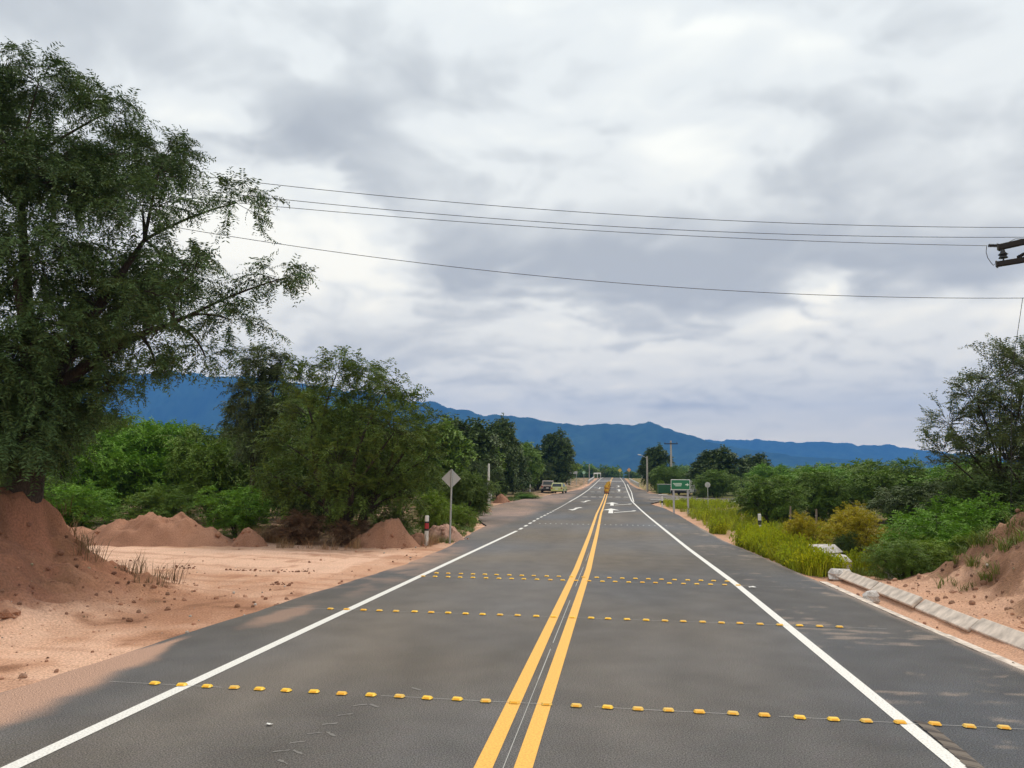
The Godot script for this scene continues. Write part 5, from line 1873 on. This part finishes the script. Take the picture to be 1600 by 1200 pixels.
	grass_patch("verge_grass", grass, 1500, func():
		var d := rnd(25.0, 92.0)
		var x := interp(ASPHALT_LEFT, d) - 0.2 - pow(rng.randf(), 1.4) * 3.0
		if nf.get_noise_2d(x * 10.0, d * 5.0 + 9.0) < -0.05: return null
		return Vector2(x, d), Color(0.10, 0.17, 0.03), 0.35, "green grass along the left verge and bay")
	grass_patch("bank_litter", dead, 120, func():
		var d := rnd(4.0, 14.0)
		var x := rnd(-10.0, -6.4)
		if nf.get_noise_2d(x * 20.0, d * 20.0 + 99.0) < 0.1: return null
		return Vector2(x, d), Color(0.13, 0.09, 0.045), 0.35, "dry stalks and litter on the big tree's bank")


func build_poles() -> void:
	utility_pole(Vector3(5.75, prof(121.0), -121.0), 5.6, 0.17, "pale concrete street lamp pole with its arm over the road", true, false)
	utility_pole(Vector3(9.7, gh(9.7, 123.0), -123.0), 8.3, 0.2, "tall concrete pole with crossarm above the green sign", false, true)
	utility_pole(Vector3(-13.1, gh(-13.1, 150.0), -150.0), 7.8, 0.2, "thin pole with a lamp above the beige pickup", true, false)
	utility_pole(Vector3(-9.8, gh(-9.8, 162.0), -162.0), 4.2, 0.12, "short bare pole left of the pale board on two legs", false, false)
	utility_pole(Vector3(-7.6, gh(-7.6, 235.0), -235.0), 5.0, 0.14, "short pale pole near the crest, beyond the round green sign", false, false)
	utility_pole(Vector3(6.4, gh(6.4, 165.0), -165.0), 4.0, 0.08, "thin pale post behind the right guardrail", false, false)
	near_pole()
	var lp := utility_pole(Vector3(-16.0, gh(-16.0, 13.7), -13.7), 9.9 - 1.6, 0.17, "concrete pole carrying the wires behind the big tree", false, true)
	lp.rotation.y = 1.2
	wire(Vector3(-15.6, 9.84, -13.8), Vector3(11.95, 8.40, -19.2), 0.62, 0.0075, "topmost of the wires crossing the sky")
	wire(Vector3(-15.6, 9.47, -13.8), Vector3(11.95, 8.16, -19.2), 0.63, 0.0075, "second wire from the top crossing the sky")
	wire(Vector3(-15.6, 9.06, -13.8), Vector3(10.40, 8.25, -20.0), 0.38, 0.0075, "third wire, ending at the upper crossarm's insulator")
	wire(Vector3(-15.6, 8.92, -13.8), Vector3(11.95, 6.63, -19.2), 0.88, 0.0075, "lowest wire, well below the other three")


func container() -> void:
	var o := thing("waste_container", Vector3(7.85, prof(112.0) - 0.05, -112.0), 0.1, "dark green steel container beside the street lamp", "container")
	var mb := MB.new()
	mb.box(Vector3(0, 0.72, 0), Vector3(1.9, 1.25, 1.2), 0.03)
	part("body", mb, M.container_green, o)
	mb = MB.new()
	mb.box(Vector3(0, 1.39, 0), Vector3(2.0, 0.08, 1.3), 0.02)
	part("lid", mb, M.sign_back, o)
	for x in [-0.75, -0.25, 0.25, 0.75]:
		mb = MB.new()
		mb.box(Vector3(x, 0.72, 0.62), Vector3(0.07, 1.15, 0.05), 0.01)
		part("rib", mb, M.container_green, o)
	for x in [-0.75, 0.75]:
		for z in [-0.45, 0.45]:
			mb = MB.new()
			mb.box(Vector3(x, 0.06, z), Vector3(0.16, 0.14, 0.16), 0.01)
			part("foot", mb, M.post_black, o)


func drums() -> void:
	# yellow and orange drums down the middle where the centre lines meet
	for k in 7:
		var d := 107.0 + k * 6.5
		var x := interp(CENTRE, d) + 0.02 - (0.12 if k % 2 else -0.05)
		var o := thing("traffic_drum", Vector3(x, prof(d) + 0.02, -d), 0.0, "yellow traffic drum with dark orange bands, %s along the centre line" % ordinal(k + 1), "traffic drum", "traffic drums on the centre line")
		var pr := [[0.0, 0.12, 0.36, "post_black"], [0.12, 0.34, 0.31, "drum_orange"], [0.34, 0.66, 0.30, "drum_yellow"], [0.66, 0.86, 0.275, "drum_orange"], [0.86, 1.1, 0.26, "drum_yellow"]]
		for q in pr:
			var mb := MB.new()
			mb.lathe([Vector2(0.001, q[0]), Vector2(q[2], q[0]), Vector2(q[2] - 0.02, q[1]), Vector2(0.001, q[1])], 14)
			part("base" if q[3] == "post_black" else "band", mb, M[q[3]], o)


func fence() -> void:
	for q in [[12.5, 53.0, 1.3, "leaning wooden fence post behind the black and white marker"], [13.6, 52.0, 1.2, "second wooden fence post, right of the leaning one"], [14.7, 51.0, 1.15, "third wooden fence post, at the edge of the thicket"]]:
		var o := thing("fence_post", Vector3(q[0] - 2.2, gh(q[0] - 2.2, q[1] - 10.0), -q[1] + 10.0), 0.0, q[3], "fence post", "old fence posts in the scrub")
		var mb := MB.new()
		mb.tube(bend(Vector3(0, -0.3, 0), Vector3(rnd(-0.08, 0.08), q[2], rnd(-0.05, 0.05)), 0, 4, 0.04), [0.065, 0.06, 0.055, 0.055, 0.045], 8)
		part("stake", mb, M.old_wood, o)
		mb = MB.new()
		mb.tube([Vector3(-0.06, q[2] * 0.7, 0.06), Vector3(0.0, q[2] * 0.71, 0.075), Vector3(0.06, q[2] * 0.7, 0.06)], [0.006, 0.006, 0.006], 5)
		part("wire_tie", mb, M.galvanised, o)


func tyre_prints() -> void:
	# mud pressed off a lorry tyre over the right edge line, and pale prints left of the centre
	var road := get_node("road")
	for k in 16:
		var d := 7.0 - k * 0.105
		var x := 3.385 - 0.03 * pow(k / 9.0, 2.0)
		var w := 0.062 + rnd(-0.012, 0.012)
		var sk := 0.035
		painted("mud_print", [[x - w, d + sk + rnd(-0.01, 0.01)], [x - w * 0.3, d + sk * 0.4], [x + w * 0.5, d - sk * 0.2], [x + w, d - sk + rnd(-0.01, 0.01)], [x + w * 0.95, d + 0.045 - sk], [x + w * 0.2, d + 0.075], [x - w * 0.5, d + 0.08 + sk * 0.6], [x - w * 1.02, d + 0.07 + sk]], M.mud_dark if k % 2 == 0 else M.mud, road, 0.0075)
	painted("mud_print", [[3.34, 7.06], [3.44, 7.02], [3.43, 6.4], [3.39, 5.4], [3.28, 5.4], [3.32, 6.4]], M.mud, road, 0.006)
	for q in [[-1.2, 7.3], [-1.33, 7.0], [-1.42, 6.7], [-1.45, 6.42], [-1.49, 6.16], [-1.52, 5.92], [-1.57, 5.7], [-1.61, 5.5], [-1.63, 5.3]]:
		var x: float = q[0]
		var d: float = q[1]
		for e in [0.0, 1.0]:
			# each lug print is a ragged smear
			if rng.randf() < 0.2: continue
			var pts := []
			var p0 := Vector2(x - 0.13, d - 0.02) if e == 0.0 else Vector2(x + 0.005, d + 0.05)
			var p1 := Vector2(x - 0.02, d + 0.045) if e == 0.0 else Vector2(x + 0.11, d - 0.02)
			var w := rnd(0.03, 0.05)
			for k in 6:
				var p := p0.lerp(p1, k / 5.0)
				pts.append([p.x + rnd(-0.006, 0.006), p.y - w * rnd(0.1, 0.6)])
			for k in 6:
				var p := p1.lerp(p0, k / 5.0)
				pts.append([p.x + rnd(-0.006, 0.006), p.y + w * rnd(0.1, 0.7)])
			painted("tread_print", pts, M.print_pale, road, 0.0008)


func litter() -> void:
	for q in [[-2.04, 6.05, "scrap of white paper on the asphalt left of centre", 0.05], [3.46, 15.5, "flat white scrap just outside the right edge line", 0.14]]:
		var o := MeshInstance3D.new()
		o.name = numbered("paper_scrap")
		var mb := MB.new()
		var s: float = q[3]
		var pts := []
		for j in 4:
			for k in 4:
				pts.append(Vector3((k / 3.0 - 0.5) * s * rnd(0.8, 1.2), 0.004 + rnd(0, s * 0.25), (j / 3.0 - 0.5) * s * 0.7 * rnd(0.8, 1.2)))
		for j in 3:
			for k in 3:
				mb.face([pts[j * 4 + k], pts[j * 4 + k + 1], pts[j * 4 + k + 5], pts[j * 4 + k + 4]], Vector3(0, -1, 0))
		o.mesh = mb.mesh(M.litter_white)
		add_child(o)
		o.position = Vector3(q[0], 0.006, -q[1])
		tag(o, q[2], "paper scrap")
